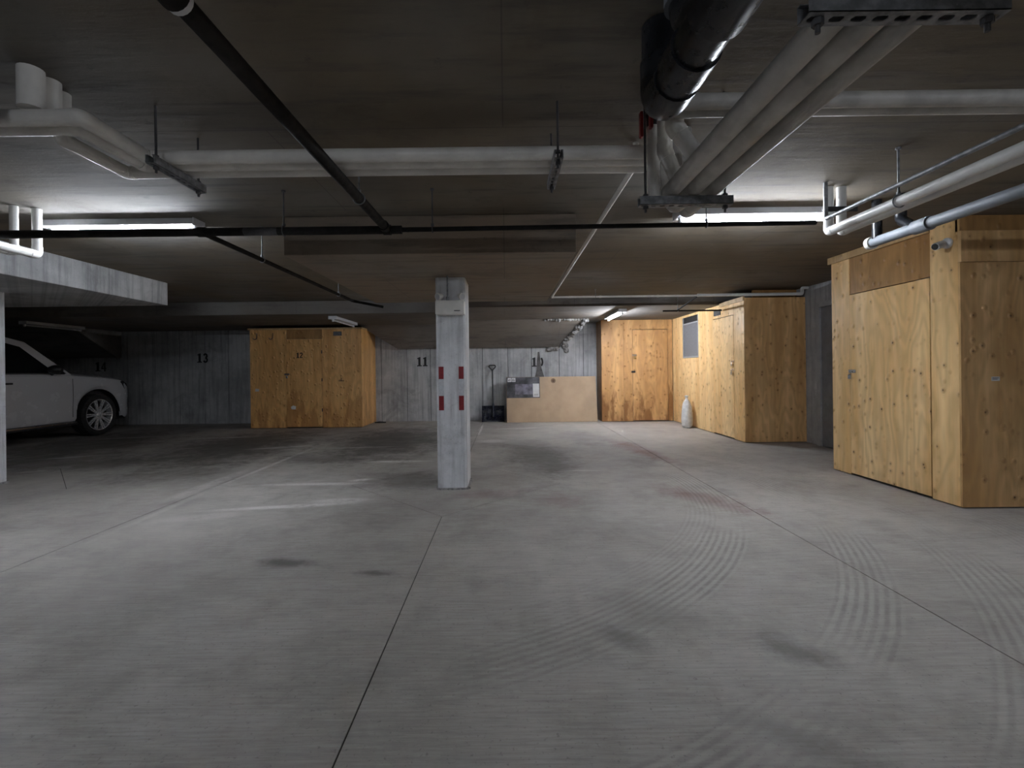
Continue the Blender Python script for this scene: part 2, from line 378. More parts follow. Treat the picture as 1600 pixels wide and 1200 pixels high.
# ------------------------------------------------------------------ structure
HC = 2.45                       # underside of the main slab
XL, XR, YF, YB = -12.6, 7.0, -6.0, 11.3
fl = struct(obj('floor', box(XL, XR, YF, YB + 0.2, -0.2, -0.006), 'joint', origin=(0, 0, 0)), 'grey concrete garage floor with tyre marks and stains')
def inset(poly, g):
    n = len(poly); out = []
    for i in range(n):
        a, b, c = Vector(poly[i - 1]), Vector(poly[i]), Vector(poly[(i + 1) % n])
        d1 = (b - a).normalized(); d2 = (c - b).normalized()
        n1 = Vector((-d1.y, d1.x)); n2 = Vector((-d2.y, d2.x))
        k = (n1 + n2); k = k / max(0.3, k.dot(n1))
        out.append(tuple(b + k * g))
    return out
def slab(poly): obj('slab', prism(inset(poly, 0.0035), 0.006, lambda a, b, d: (a, b, -0.006 + d)), 'floor', fl)
D = 1.1
def dia(cx, cy): return [(cx, cy - D), (cx + D, cy), (cx, cy + D), (cx - D, cy)]
JX = [XL, -8.3, -5.75, -3.1, -0.54, 2.05]
CY = 5.0
slab([(XL, YF), (-8.3, YF), (-8.3, YB), (XL, YB)])
slab([(-8.3, YF), (-5.75, YF), (-5.75, CY - D), (-5.75 - D, CY), (-5.75, CY + D), (-5.75, YB), (-8.3, YB)])
slab([(-5.75, YF), (-3.1, YF), (-3.1, YB), (-5.75, YB), (-5.75, CY + D), (-5.75 + D, CY), (-5.75, CY - D)])
slab([(-3.1, YF), (-.54, YF), (-.54, CY - D), (-.54 - D, CY), (-.54, CY + D), (-.54, YB), (-3.1, YB)])
slab([(-.54, YF), (2.05, YF), (2.05, YB), (-.54, YB), (-.54, CY + D), (-.54 + D, CY), (-.54, CY - D)])
slab([(2.05, YF), (XR, YF), (XR, 5.16), (2.05, 5.16)])
slab([(2.05, 5.16), (XR, 5.16), (XR, YB), (2.05, YB)])
slab(dia(-.54, CY)); slab(dia(-5.75, CY))

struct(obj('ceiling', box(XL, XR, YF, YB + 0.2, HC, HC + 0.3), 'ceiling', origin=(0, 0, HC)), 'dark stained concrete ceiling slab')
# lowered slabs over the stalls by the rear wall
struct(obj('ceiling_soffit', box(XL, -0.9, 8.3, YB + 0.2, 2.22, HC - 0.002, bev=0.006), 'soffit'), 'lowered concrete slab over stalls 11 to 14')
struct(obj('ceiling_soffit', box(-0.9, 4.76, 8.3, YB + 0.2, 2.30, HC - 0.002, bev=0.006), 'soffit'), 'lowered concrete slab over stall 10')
# walls
wb = struct(obj('wall_back', box(XL, 4.9, YB + 0.012, YB + 0.25, 0, HC), 'wall_joint', origin=(0, YB + 0.1, 0)), 'board-formed grey concrete rear wall with stall numbers')
xx = XL; k = 0
while xx < 4.85:
    wd = (0.61, 0.56, 0.66, 0.58)[k % 4]; x1 = min(xx + wd, 4.88)
    pr = (0.0, 0.003, 0.001, 0.004)[(k * 7) % 4]
    obj('form_panel', box(xx + 0.006, x1 - 0.006, YB - pr, YB + 0.02, 0, HC - 0.001, bev=0.002), 'wall', wb); xx = x1; k += 1
struct(obj('wall_left', box(XL - 0.2, XL, YF, YB + 0.2, 0, HC), 'wall', origin=(XL, 0, 0)), 'grey concrete side wall beyond the parked car')
struct(obj('wall_front', box(XL, XR, YF - 0.2, YF, 0, HC), 'wall', origin=(0, YF, 0)), 'grey concrete wall behind the viewer')
struct(obj('wall_right', box(XR, XR + 0.2, YF, 5.3, 0, HC), 'wall', origin=(XR, 0, 0)), 'grey concrete wall at the right end')
struct(obj('wall_alcove', box(4.755, 4.95, 5.3, YB, 0, HC), 'wall', origin=(4.8, 8, 0)), 'grey concrete wall in the gap between plywood rooms')
# steel door in the alcove wall
dr = bpy.data.objects.new('door_1', None); C.objects.link(dr); dr.location = (4.75, 6.6, 0); ORG[dr.name] = Vector(dr.location)
struct(dr, 'grey steel door with frame in the alcove wall')
obj('door_frame', box(4.70, 4.754, 7.08, 7.16, 0, 2.16, bev=0.004), 'greyframe', dr)
obj('door_frame', box(4.70, 4.754, 6.06, 6.14, 0, 2.16, bev=0.004), 'greyframe', dr)
obj('door_frame', box(4.70, 4.754, 6.14, 7.08, 2.08, 2.16, bev=0.004), 'greyframe', dr)
lf = obj('door_leaf', box(4.725, 4.752, 6.145, 7.075, 0.01, 2.075), 'greydoor', dr)
obj('door_handle', tube(fillet([(4.725, 6.25, 1.02), (4.67, 6.25, 1.02), (4.67, 6.36, 1.02)], 0.02), 0.009, 8), 'chrome', lf, 40)

# tapered haunches hanging under the lowered slabs at the rear wall
def haunch(x0t, x1t, x0b, x1b, ztop, zbot, depth_t, depth_b, label):
    bm = nb(); y1 = YB - 0.005
    t = [bm.verts.new(p) for p in ((x0t, y1 - depth_t, ztop), (x1t, y1 - depth_t, ztop), (x1t, y1, ztop), (x0t, y1, ztop))]
    b = [bm.verts.new(p) for p in ((x0b, y1 - depth_b, zbot), (x1b, y1 - depth_b, zbot), (x1b, y1, zbot), (x0b, y1, zbot))]
    bm.faces.new(t); bm.faces.new(b[::-1])
    for i in range(4): bm.faces.new((t[i], b[i], b[(i + 1) % 4], t[(i + 1) % 4]))
    bmesh.ops.bevel(bm, geom=list(bm.edges), offset=0.008, segments=2, affect='EDGES')
    return tag(struct(obj('haunch', bm, 'soffit')), label, 'haunch')
haunch(-3.35, 1.78, -2.55, 1.25, 2.30 - 0.001, 1.73, 0.95, 0.10, 'dark tapered concrete haunch above stalls 10 and 11')
haunch(-12.4, -9.15, -12.4, -9.15, 2.22 - 0.001, 1.60, 1.3, 0.12, 'dark sloping concrete haunch above the parked car')

# drop panels and columns
def drop_panel(cx, cy, label):
    tag(struct(obj('drop_panel', box(cx - 1.175, cx + 1.175, cy - 1.35, cy + 1.35, 2.14, HC - 0.002, bev=0.006), 'panel')), label, 'drop panel')
drop_panel(-0.595, 5.15, 'concrete drop panel on top of the central column')
drop_panel(-5.8, 5.15, 'pale concrete drop panel at the left edge')
bpy.data.objects['drop_panel.001'].data.materials[0] = M['wall']
def column(cx, y0, y1, label, tapes):
    x0, x1 = cx - 0.15, cx + 0.15; c = 0.022
    poly = [(x0 + c, y0), (x1 - c, y0), (x1, y0 + c), (x1, y1 - c), (x1 - c, y1), (x0 + c, y1), (x0, y1 - c), (x0, y0 + c)]
    col = thing('column', (cx, (y0 + y1) / 2, 0), label, 'column'); col['kind'] = 'structure'
    obj('shaft', prism(poly, 2.14, lambda a, b, d: (a, b, d)), 'column', col)
    bm = nb(); n = 28                                    # rough grout collar at the foot
    outer = []
    for i in range(n):
        a = 2 * PI * i / n; px = max(-1, min(1, 1.35 * math.cos(a))); py = max(-1, min(1, 1.35 * math.sin(a)))
        outer.append((cx + px * (0.155 + random.uniform(0.008, 0.03)), (y0 + y1) / 2 + py * ((y1 - y0) / 2 + random.uniform(0.008, 0.03))))
    prism_into(bm, outer, 0.016, lambda a, b, d: (cx + (a - cx) * (1 - d * 2.0), (y0 + y1) / 2 + (b - (y0 + y1) / 2) * (1 - d * 1.5), d))
    obj('grout_collar', bm, 'foam', col)
    if tapes:
        for s in (0, 1):
            xa = x0 + c + 0.002 if s == 0 else x1 - c - 0.052
            for z0, z1, m, nm in ((0.985, 1.235, 'tape', 'white_tape'), (1.115, 1.24, 'red', 'red_tape'), (0.80, 0.945, 'red', 'red_tape')):
                if nm == 'white_tape': z0, z1 = 0.945, 1.115
                obj(nm, box(xa, xa + 0.05, y0 - 0.0025, y0 + 0.001, z0, z1), m, col)
            xa = x0 - 0.0015 if s == 0 else x1 - 0.001
            obj('white_tape', box(xa, xa + 0.0025, y0 + c + 0.002, y0 + c + 0.04, 0.80, 1.24), 'tape', col)
column(-0.55, 4.78, 5.25, 'grey concrete column with red and white reflective tape', True)
column(-5.78, 4.78, 5.35, 'pale concrete column at the left edge beside the car', False)

# rough mortar bead along the right end of the haunch, dripping down the wall
def lumps(bm, pts, rmin, rmax):
    for p in pts:
        m = Matrix.Translation(Vector(p)) @ Matrix.Diagonal((random.uniform(.8, 1.6), random.uniform(.6, 1.1), random.uniform(.7, 1.5), 1)) 
        bmesh.ops.create_icosphere(bm, subdivisions=2, radius=random.uniform(rmin, rmax), matrix=m)
    for v in bm.verts: v.co += Vector((random.uniform(-1, 1), random.uniform(-1, 1), random.uniform(-1, 1))) * rmin * 0.18
bm = nb(); P = []
A = Vector((1.80, 10.32, 2.285)); B = Vector((1.36, 11.1, 1.80))
for i in range(46):
    s = i / 45; p = A.lerp(B, s); P.append(p + Vector((random.uniform(-.05, .04), random.uniform(-.04, .02), random.uniform(-.03, .02))))
for i in range(26):
    s = i / 25; P.append(Vector((1.42 + random.uniform(-.05, .06), YB - 0.02, 1.98 - s * 0.36)))
for i in range(18): P.append(Vector((1.25 - random.uniform(0, .25), YB - 0.06, 1.70 + random.uniform(-.04, .05))))
for i in range(16): P.append(Vector((1.78 - i * .06, 10.33 + random.uniform(-.02, .02), 2.285)))
lumps(bm, P, 0.018, 0.05)
for v in bm.verts: v.co.z = min(v.co.z, 2.298); v.co.y = min(v.co.y, YB - 0.005)
tag(obj('mortar_bead', bm, 'foam', smooth=60), 'rough grey mortar drip along the right end of the haunch', 'mortar')['kind'] = 'stuff'

# painted stall numbers ------------------------------------------------
def ribbon(pts, wd):
    """flat strip polygons following a polyline"""
    out = []
    for i in range(len(pts) - 1):
        a, b = Vector(pts[i]), Vector(pts[i + 1]); d = (b - a).normalized(); nrm = Vector((-d.y, d.x)) * wd / 2
        e = d * wd * 0.12
        out.append([tuple(a - e - nrm), tuple(b + e - nrm), tuple(b + e + nrm), tuple(a - e + nrm)])
    return out
def arc(cx, cy, rx, ry, a0, a1, n=10): return [(cx + rx * math.cos(math.radians(a0 + (a1 - a0) * i / n)), cy + ry * math.sin(math.radians(a0 + (a1 - a0) * i / n))) for i in range(n + 1)]
DIG = {
 '1': [[(0.0, 0), (.54, 0), (.54, .11), (.40, .13), (.40, 1), (.29, 1), (.02, .88), (.02, .78), (.14, .80), (.14, .13), (.0, .11)]],
 '0': ribbon(arc(.29, .5, .21, .42, 110, 250), .2) + ribbon(arc(.33, .5, .21, .42, -70, 70), .2),
 '2': ribbon(arc(.28, .72, .2, .21, 170, -30) + [(.08, .12)], .18) + [[(.03, 0), (.53, 0), (.53, .24), (.45, .15), (.03, .15)]],
 '3': ribbon(arc(.27, .73, .17, .2, 160, -80), .18) + ribbon(arc(.27, .28, .2, .22, 85, -160), .18),
 '4': [[(.33, 0), (.47, 0), (.47, 1), (.36, 1), (.33, .9)], [(.0, .25), (.31, .25), (.31, .36), (.13, .36), (.31, .75), (.31, .95), (.0, .38)], [(.49, .25), (.58, .25), (.58, .36), (.49, .36)]],
}
def number(txt, cx, z0, h, y, parent):
    bm = nb(); wtot = 0.62 * len(txt)
    for i, ch in enumerate(txt):
        for poly in DIG[ch]:
            prism_into(bm, poly, 0.0015, lambda a, b, d, i=i: (cx + (a + i * 0.66 - wtot / 2) * h * 0.95, y - d, z0 + b * h))
    return obj('stall_number', bm, 'black', parent)
number('13', -7.22, 1.46, 0.22, YB - 0.0045, wb)
number('14', -9.65, 1.28, 0.22, YB - 0.0045, wb)
number('11', -1.98, 1.31, 0.22, YB - 0.0045, wb)
number('10', 0.76, 1.27, 0.22, YB - 0.0045, wb)
obj('mortar_patch', prism([(.70, 1.02), (.92, 1.02), (.86, 1.22), (.83, 1.42), (.81, 1.62), (.77, 1.62), (.75, 1.4), (.74, 1.2)], 0.003, lambda a, b, d: (a, YB - 0.0065 - d, b)), 'patch', wb)

# ------------------------------------------------------------------ plywood rooms
def hasp(parent, c, n, mat='chrome'):
    """hasp plate plus padlock at c, on a face with outward normal n ('x' or 'y' meaning -x / -y)"""
    x, y, z = c
    if n == 'y':
        h = obj('hasp', box(x - 0.06, x + 0.045, y - 0.006, y + 0.001, z - 0.018, z + 0.018, bev=0.002), 'chrome', parent)
        obj('padlock', box(x - 0.022, x + 0.022, y - 0.034, y - 0.012, z - 0.085, z - 0.035, bev=0.006), mat, h)
        obj('shackle', tube([(x - .014, y - .022, z - .04), (x - .014, y - .022, z - .012), (x - .007, y - .022, z), (x + .007, y - .022, z), (x + .014, y - .022, z - .012), (x + .014, y - .022, z - .04)], 0.004, 8), 'chrome', h, 40)
    else:
        h = obj('hasp', box(x - 0.006, x + 0.001, y - 0.06, y + 0.045, z - 0.018, z + 0.018, bev=0.002), 'chrome', parent)
        obj('padlock', box(x - 0.034, x - 0.012, y - 0.022, y + 0.022, z - 0.085, z - 0.035, bev=0.006), mat, h)
        obj('shackle', tube([(x - .022, y - .014, z - .04), (x - .022, y - .014, z - .012), (x - .022, y - .007, z), (x - .022, y + .007, z), (x - .022, y + .014, z - .012), (x - .022, y + .014, z - .04)], 0.004, 8), 'chrome', h, 40)

G = 0.003
# --- stall 12 locker
lk = thing('storage_locker', (-4.3, 10.7, 0), 'orange-brown plywood storage locker numbered 12 against the rear wall', 'locker')
Y0 = 10.2
obj('plywood_panel', box(-5.5, -4.72 - G, Y0, Y0 + 0.018, 0.01, 2.12), 'ply_orange', lk)
obj('plywood_panel', box(-3.95 + G, -3.10, Y0, Y0 + 0.018, 0.01, 2.12), 'ply_orange', lk)
obj('side_panel', box(-3.118, -3.10, Y0 + 0.019, YB - 0.006, 0.01, 2.12), 'ply_orange', lk)
obj('side_panel', box(-5.5, -5.482, Y0 + 0.019, YB - 0.006, 0.01, 2.12), 'ply_orange', lk)
obj('header_panel', box(-4.72, -3.95, Y0 + 0.02, Y0 + 0.038, 1.92, 2.12), 'ply_brown', lk)
obj('top_board', box(-5.54, -3.08, Y0 - 0.02, YB - 0.006, 2.121, 2.155), 'lumber', lk)
dd = obj('door', box(-4.715, -3.955, Y0 - 0.004, Y0 + 0.016, 0.025, 1.915), 'ply_orange', lk)
number('12', -4.43, 1.51, 0.115, Y0 - 0.0042, dd)
hasp(dd, (-4.70, Y0 - 0.004, 1.16), 'y', 'chrome')
for zz in (0.35, 1.0, 1.6): obj('hinge', box(-3.965, -3.945, Y0 - 0.009, Y0 - 0.003, zz, zz + 0.07), 'darksteel', dd)
obj('sticker', prism([(-4.62, .41), (-4.53, .40), (-4.52, .47), (-4.58, .49), (-4.63, .46)], .001, lambda a, b, d: (a, Y0 - .0042 - d, b)), 'paper', dd)
obj('sticker', prism([(-5.40, .80), (-5.32, .80), (-5.31, .85), (-5.39, .86)], .001, lambda a, b, d: (a, Y0 - .0002 - d, b)), 'paper', lk)
for cx in (-5.37, -5.03):
    obj('hook', tube(fillet([(cx + .03, Y0 - .012, 2.05), (cx + .03, Y0 - .03, 1.93), (cx - .01, Y0 - .06, 1.91), (cx - .03, Y0 - .06, 1.95)], .03), 0.008, 8), 'darksteel', lk, 40)
vt = obj('vent_plate', box(-3.70, -3.52, Y0 - 0.008, Y0 + 0.0005, 1.98, 2.07), 'darksteel', lk)
for i in range(4): obj('louvre', box(-3.69, -3.53, Y0 - 0.016, Y0 - 0.008, 1.99 + i * .02, 1.998 + i * .02), 'steel', vt)
obj('mark', prism([(-3.60, 1.0), (-3.48, 1.0), (-3.48, 1.015), (-3.535, 1.015), (-3.535, 1.07), (-3.55, 1.07), (-3.55, 1.015), (-3.60, 1.015)], .001, lambda a, b, d: (a, Y0 - .0002 - d, b)), 'black', lk)

# --- rear closet facing the viewer
rc = thing('plywood_closet', (3.0, 11.0, 0), 'water-stained plywood closet in the rear right corner under the lit lamp', 'closet')
Y0 = 10.7; ZT = 2.297
obj('plywood_panel', box(2.17, 2.67 - G, Y0, Y0 + 0.018, 0.01, ZT), 'ply_stain', rc)
obj('door_post', box(2.67, 2.87 - G, Y0 - 0.006, Y0 + 0.018, 0.01, ZT), 'ply_stain', rc)
obj('header_panel', box(2.87, 3.67, Y0 + 0.004, Y0 + 0.022, 2.08, ZT), 'ply_stain', rc)
obj('door_post', box(3.67 + G, 3.775, Y0, Y0 + 0.018, 0.01, ZT), 'ply_stain', rc)
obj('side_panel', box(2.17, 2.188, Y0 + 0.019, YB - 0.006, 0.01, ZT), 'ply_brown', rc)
dd = obj('door', box(2.875, 3.664, Y0 - 0.003, Y0 + 0.016, 0.025, 2.07), 'ply_stain', rc)
hasp(dd, (2.92, Y0 - 0.003, 1.50), 'y', 'brass')
obj('lock_plate', box(2.84, 2.93, Y0 - 0.014, Y0 - 0.003, 1.10, 1.145, bev=.003), 'black', dd)
# --- long closet along the right
sc = thing('plywood_closet', (4.2, 9.1, 0), 'long plywood closet with a grey screen and side door', 'closet')
X0 = 3.78; YA = 7.49
obj('front_panel', box(X0, 4.75, YA, YA + 0.018, 0.01, ZT), 'ply', sc)
obj('door_post', box(X0, X0 + 0.018, YA + 0.019, 7.84 - G, 0.01, ZT), 'ply_pale', sc)
dd = obj('door', box(X0 - 0.003, X0 + 0.016, 7.845, 8.605, 0.025, 2.06), 'ply_pale', sc)
hasp(dd, (X0 - 0.003, 7.88, 1.30), 'x'); hasp(dd, (X0 - 0.003, 7.88, 1.16), 'x')
obj('header_panel', box(X0, X0 + 0.018, 7.84, 8.61, 2.07, ZT), 'ply_pale', sc)
obj('plywood_panel', box(X0, X0 + 0.018, 8.61 + G, 9.27, 0.01, ZT), 'ply_pale', sc)
obj('plywood_panel', box(X0, X0 + 0.018, 9.27 + G, 10.10, 0.01, 1.40), 'ply_pale', sc)
obj('plywood_panel', box(X0, X0 + 0.018, 10.10 + G, 10.69, 0.01, ZT), 'ply_pale', sc)
obj('header_panel', box(X0, X0 + 0.018, 9.27 + G, 10.10, 2.25, ZT), 'ply_pale', sc)
ws = obj('screen_frame', box(X0 + .002, X0 + .02, 9.28, 9.31, 1.405, 2.245), 'greyframe', sc)
obj('screen_frame', box(X0 + .002, X0 + .02, 10.06, 10.09, 1.405, 2.245), 'greyframe', sc)
obj('screen_frame', box(X0 + .002, X0 + .02, 9.31, 10.06, 1.405, 1.435), 'greyframe', sc)
obj('screen_frame', box(X0 + .002, X0 + .02, 9.31, 10.06, 2.10, 2.125), 'greyframe', sc)
obj('screen', box(X0 + .012, X0 + .017, 9.31, 10.06, 1.435, 2.10), 'screen', sc)
obj('dark_slot', box(X0 + .03, X0 + .04, 9.29, 10.08, 2.10, 2.25), 'hole', sc)
obj('top_batten', box(X0 - 0.03, X0 - 0.001, 7.47, 8.29, 2.25, 2.315), 'lumber', sc)
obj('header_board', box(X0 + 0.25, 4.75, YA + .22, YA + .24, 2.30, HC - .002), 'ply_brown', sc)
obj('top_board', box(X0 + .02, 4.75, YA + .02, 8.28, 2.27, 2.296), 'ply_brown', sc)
vn = obj('vent_plate', box(X0 - .012, X0 - .0005, 8.30, 8.55, 2.12, 2.22), 'darksteel', sc)
for i in range(4): obj('louvre', box(X0 - .02, X0 - .012, 8.31, 8.54, 2.13 + i * .022, 2.138 + i * .022), 'black', vn)

# --- near plywood room on the right
nr = thing('plywood_room', (5.4, 4.7, 0), 'large plywood storage room with a padlocked door at the right edge', 'storage room')
X0 = 3.79; YA, YZ = 3.94, 5.49
obj('door_post', box(X0, X0 + .018, 5.21 + G, YZ, 0.01, 2.38), 'ply_pale', nr)
obj('door_post', box(X0, X0 + .018, YA + .019, 4.22 - G, 0.01, HC - .003), 'ply_pale', nr)
dd = obj('door', box(X0 - .003, X0 + .016, 4.225, 5.205, 0.025, 1.975), 'ply_pale', nr)
hasp(dd, (X0 - .003, 5.18, 1.14), 'x', 'chrome')
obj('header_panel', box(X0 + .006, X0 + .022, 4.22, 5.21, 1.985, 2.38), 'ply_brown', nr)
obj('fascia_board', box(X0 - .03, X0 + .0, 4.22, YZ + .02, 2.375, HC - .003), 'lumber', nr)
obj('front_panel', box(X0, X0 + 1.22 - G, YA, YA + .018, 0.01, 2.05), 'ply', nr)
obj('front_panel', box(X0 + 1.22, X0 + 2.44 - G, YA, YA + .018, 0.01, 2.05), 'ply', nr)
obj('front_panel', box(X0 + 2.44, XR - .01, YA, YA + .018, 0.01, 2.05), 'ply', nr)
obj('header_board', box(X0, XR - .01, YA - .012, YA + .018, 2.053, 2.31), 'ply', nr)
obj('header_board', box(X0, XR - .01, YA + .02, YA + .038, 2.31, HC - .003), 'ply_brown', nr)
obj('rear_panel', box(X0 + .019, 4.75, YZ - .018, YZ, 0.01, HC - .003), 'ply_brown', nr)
st = obj('sticker', box(4.04, 4.11, YA - .001, YA, 1.06, 1.095), 'paper', nr)
obj('print_bar', box(4.048, 4.09, YA - .0016, YA - .001, 1.072, 1.076), 'black', st)
obj('print_bar', box(4.048, 4.10, YA - .0016, YA - .001, 1.082, 1.086), 'black', st)

# ------------------------------------------------------------------ ceiling lights
def fixture(c, axis, lit, label, zc):
    L = 1.22; x, y = c
    f = thing('strip_light', (x, y, zc), label, 'light', 'ceiling strip lights')
    def mp(a, b, z): return (x + a, y + b, z) if axis == 'x' else (x - b, y + a, z)
    def bb(a0, a1, b0, b1, z0, z1, bev=0.0):
        p = mp(a0, b0, z0); q = mp(a1, b1, z1)
        return box(min(p[0], q[0]), max(p[0], q[0]), min(p[1], q[1]), max(p[1], q[1]), z0, z1, bev=bev)
    prof = [(-.074, zc - .056), (-.035, zc - .060), (.035, zc - .060), (.074, zc - .056), (.074, zc - .048), (.055, zc - .001), (-.055, zc - .001), (-.074, zc - .048)]
    obj('housing', prism(prof, L, lambda b, z, d: mp(d - L / 2, b, z)), 'enamel', f)
    for s in (-1, 1):
        obj('end_cap', bb(s * L / 2 - .006, s * L / 2 + .006, -.075, .075, zc - .064, zc - .001, .003), 'enamel', f)
        obj('lamp_socket', bb(s * (L / 2 - .03) - .012, s * (L / 2 - .03) + .012, -.018, .018, zc - .105, zc - .06, .004), 'enamel', f)
    obj('tube', tube([mp(-L / 2 + .035, 0, zc - .080), mp(L / 2 - .035, 0, zc - .080)], 0.014, 12), ('tube_bright' if y > 8 else 'tube') if lit else 'tube_off', f, 50)
fixture((-3.09, 3.85), 'x', True, 'lit strip light on the ceiling at upper left', HC)
fixture((1.98, 3.76), 'x', True, 'lit strip light on the ceiling at the right, beyond the pipe rack', HC)
fixture((2.16, 9.3), 'y', True, 'lit strip light beside the rear corner closet', 2.30)
fixture((-3.13, 9.2), 'y', False, 'unlit strip light above the orange locker', 2.22)
fixture((-8.95, 9.4), 'y', False, 'unlit strip light above the parked car', 2.22)
fixture((-0.6, -4.2), 'x', True, 'added unseen fill strip light well behind the viewer', HC)  # out-of-frame lamp added to brighten the foreground floor
fixture((4.2, -2.2), 'x', True, 'added unseen fill strip light behind the viewer on the right', HC)  # second added lamp, unseen, lifts the front of the plywood room

# ------------------------------------------------------------------ pipes
def pipe(name, label, pts, r, mat, group=None, rad=None, fit=1.08, couplings=(), cap=True):
    pts = [Vector((p[0], p[1], min(p[2], HC - 0.002))) for p in pts]
    t = thing(name, tuple(pts[0]), label, 'pipe', group)
    rad = rad or r * 1.8
    obj('pipe_run', tube(fillet(pts, rad), r, 18), mat, t, 50)
    for i in range(1, len(pts) - 1):
        a, b, c = pts[i - 1], pts[i], pts[i + 1]
        if (a - b).angle(c - b) > PI - .05: continue
        l1 = min(rad * 1.5, (a - b).length * .6); l2 = min(rad * 1.5, (c - b).length * .6)
        obj('elbow', tube(fillet([b + (a - b).normalized() * l1, b, b + (c - b).normalized() * l2], rad), r * fit, 18), mat, t, 50)
    for p, d in couplings:
        p = Vector(p); d = Vector(d).normalized()
        obj('coupling', tube([p - d * r * .9, p + d * r * .9], r * 1.22, 18), mat, t, 50)
    return t
GW = 'white pipe bundle under the ceiling'
# three white pipes crossing the room, turning toward the viewer on the left
zb = 2.25
pipe('white_pipe', 'white pipe crossing the ceiling, nearest of the bundle of three', [(.74, 2.300, zb), (-1.72, 2.300, zb), (-1.72, 1.93, zb), (-3.6, 1.93, zb)], .032, 'white_pipe', GW, .028)
pipe('white_pipe', 'white pipe crossing the ceiling, middle one of the bundle of three', [(.74, 2.379, zb), (-1.80, 2.379, zb), (-1.80, 2.008, zb), (-3.6, 2.008, zb)], .032, 'white_pipe', GW, .028)
pipe('white_pipe', 'white pipe crossing the ceiling, farthest of the bundle of three', [(.74, 2.458, zb - .004), (-1.95, 2.458, zb - .004), (-1.95, 2.10, zb - .004), (-1.95, 2.10, HC)], .030, 'white_pipe', GW, .028)
pipe('riser_pipe', 'thick white riser pipe at the upper left corner', [(-1.92, 1.93, zb + .037), (-1.92, 1.93, HC)], .044, 'white_pipe')
pipe('riser_pipe', 'shorter white riser pipe beside the thick one, upper left', [(-1.92, 2.012, zb + .037), (-1.92, 2.012, HC)], .038, 'white_pipe')
pipe('drain_pipe', 'dark drain pipe at the far upper left corner', [(-2.02, 1.83, HC), (-2.02, 1.83, 2.16), (-3.3, 1.83, 2.16)], .05, 'abs', None, .08)
# black sprinkler mains
GB = 'black sprinkler pipes'
mn = pipe('sprinkler_pipe', 'black sprinkler main crossing the ceiling in front of both lit lamps', [(-6.5, 3.25, 2.17), (-.80, 3.25, 2.17), (-.70, 3.25, 2.17)], .028, 'iron', GB, couplings=(((-2.07, 3.25, 2.17), (1, 0, 0)), ((-.80, 3.25, 2.17), (1, 0, 0)), ((-4.05, 3.25, 2.17), (1, 0, 0))))
obj('thin_run', tube([(-.70, 3.25, 2.17), (2.14, 3.25, 2.185)], .016, 14), 'iron', mn, 50)
obj('paper_band', tube([(-1.78, 3.25, 2.17), (-1.55, 3.25, 2.17)], .0286, 18), 'darksteel', mn, 50)
dp = pipe('sprinkler_pipe', 'thick black pipe running from the top left toward the drop panel', [(-.89, -3.0, 2.172), (-.838, 1.257, 2.172), (-.80, 3.222, 2.172)], .028, 'iron', GB, .04, couplings=(((-.801, 3.17, 2.172), (0, 1, 0)),))
obj('reducer', tube([(-.845, .8, 2.172), (-.84, 1.22, 2.172)], .040, 18), 'iron', dp, 50)
obj('white_ring', tube([(-.84, 1.222, 2.172), (-.8398, 1.24, 2.172)], .036, 18), 'enamel', dp, 50)
br = pipe('sprinkler_pipe', 'thin black branch pipe slanting back from the left lamp', [(-2.07, 3.25, 2.165), (-2.07, 6.45, 2.165), (-1.70, 6.62, 2.10)], .018, 'iron', GB, .04)
# hangers for the mains
def clevis(c, axis, R, label, mat='darksteel', rr=.005, ztop=HC):
    x, y, z = c
    h = thing('pipe_hanger', (x, y, z), label, 'pipe hanger', 'pipe hangers')
    obj('threaded_rod', tube([(x, y, z + R + .004), (x, y, ztop)], rr, 8), mat, h, 50)
    obj('ring', ring((x, y, z), axis, R + .003, .004), mat, h, 50)
    obj('nut', tube([(x, y, z + R + .006), (x, y, z + R + .022)], .011, 6), mat, h)
    obj('ceiling_anchor', tube([(x, y, ztop - .012), (x, y, ztop - .0005)], .014, 8), mat, h)
clevis((-1.51, 3.25, 2.17), (1, 0, 0), .029, 'pipe hanger on the black main left of the drop panel', rr=.006)
clevis((-.49, 3.25, 2.171), (1, 0, 0), .017, 'pipe hanger on the black main above the column')
clevis((1.39, 3.25, 2.181), (1, 0, 0), .017, 'pipe hanger on the black main in front of the right lamp', 'steel')
clevis((-.811, 2.66, 2.172), (.02, 1, 0), .029, 'pipe hanger looped round the thick black pipe', 'steel')
clevis((-2.07, 4.05, 2.165), (0, 1, 0), .019, 'pipe hanger on the thin branch near the left lamp', 'steel')
clevis((-2.07, 5.9, 2.165), (0, 1, 0), .019, 'pipe hanger on the thin branch near the drop panel', 'steel')

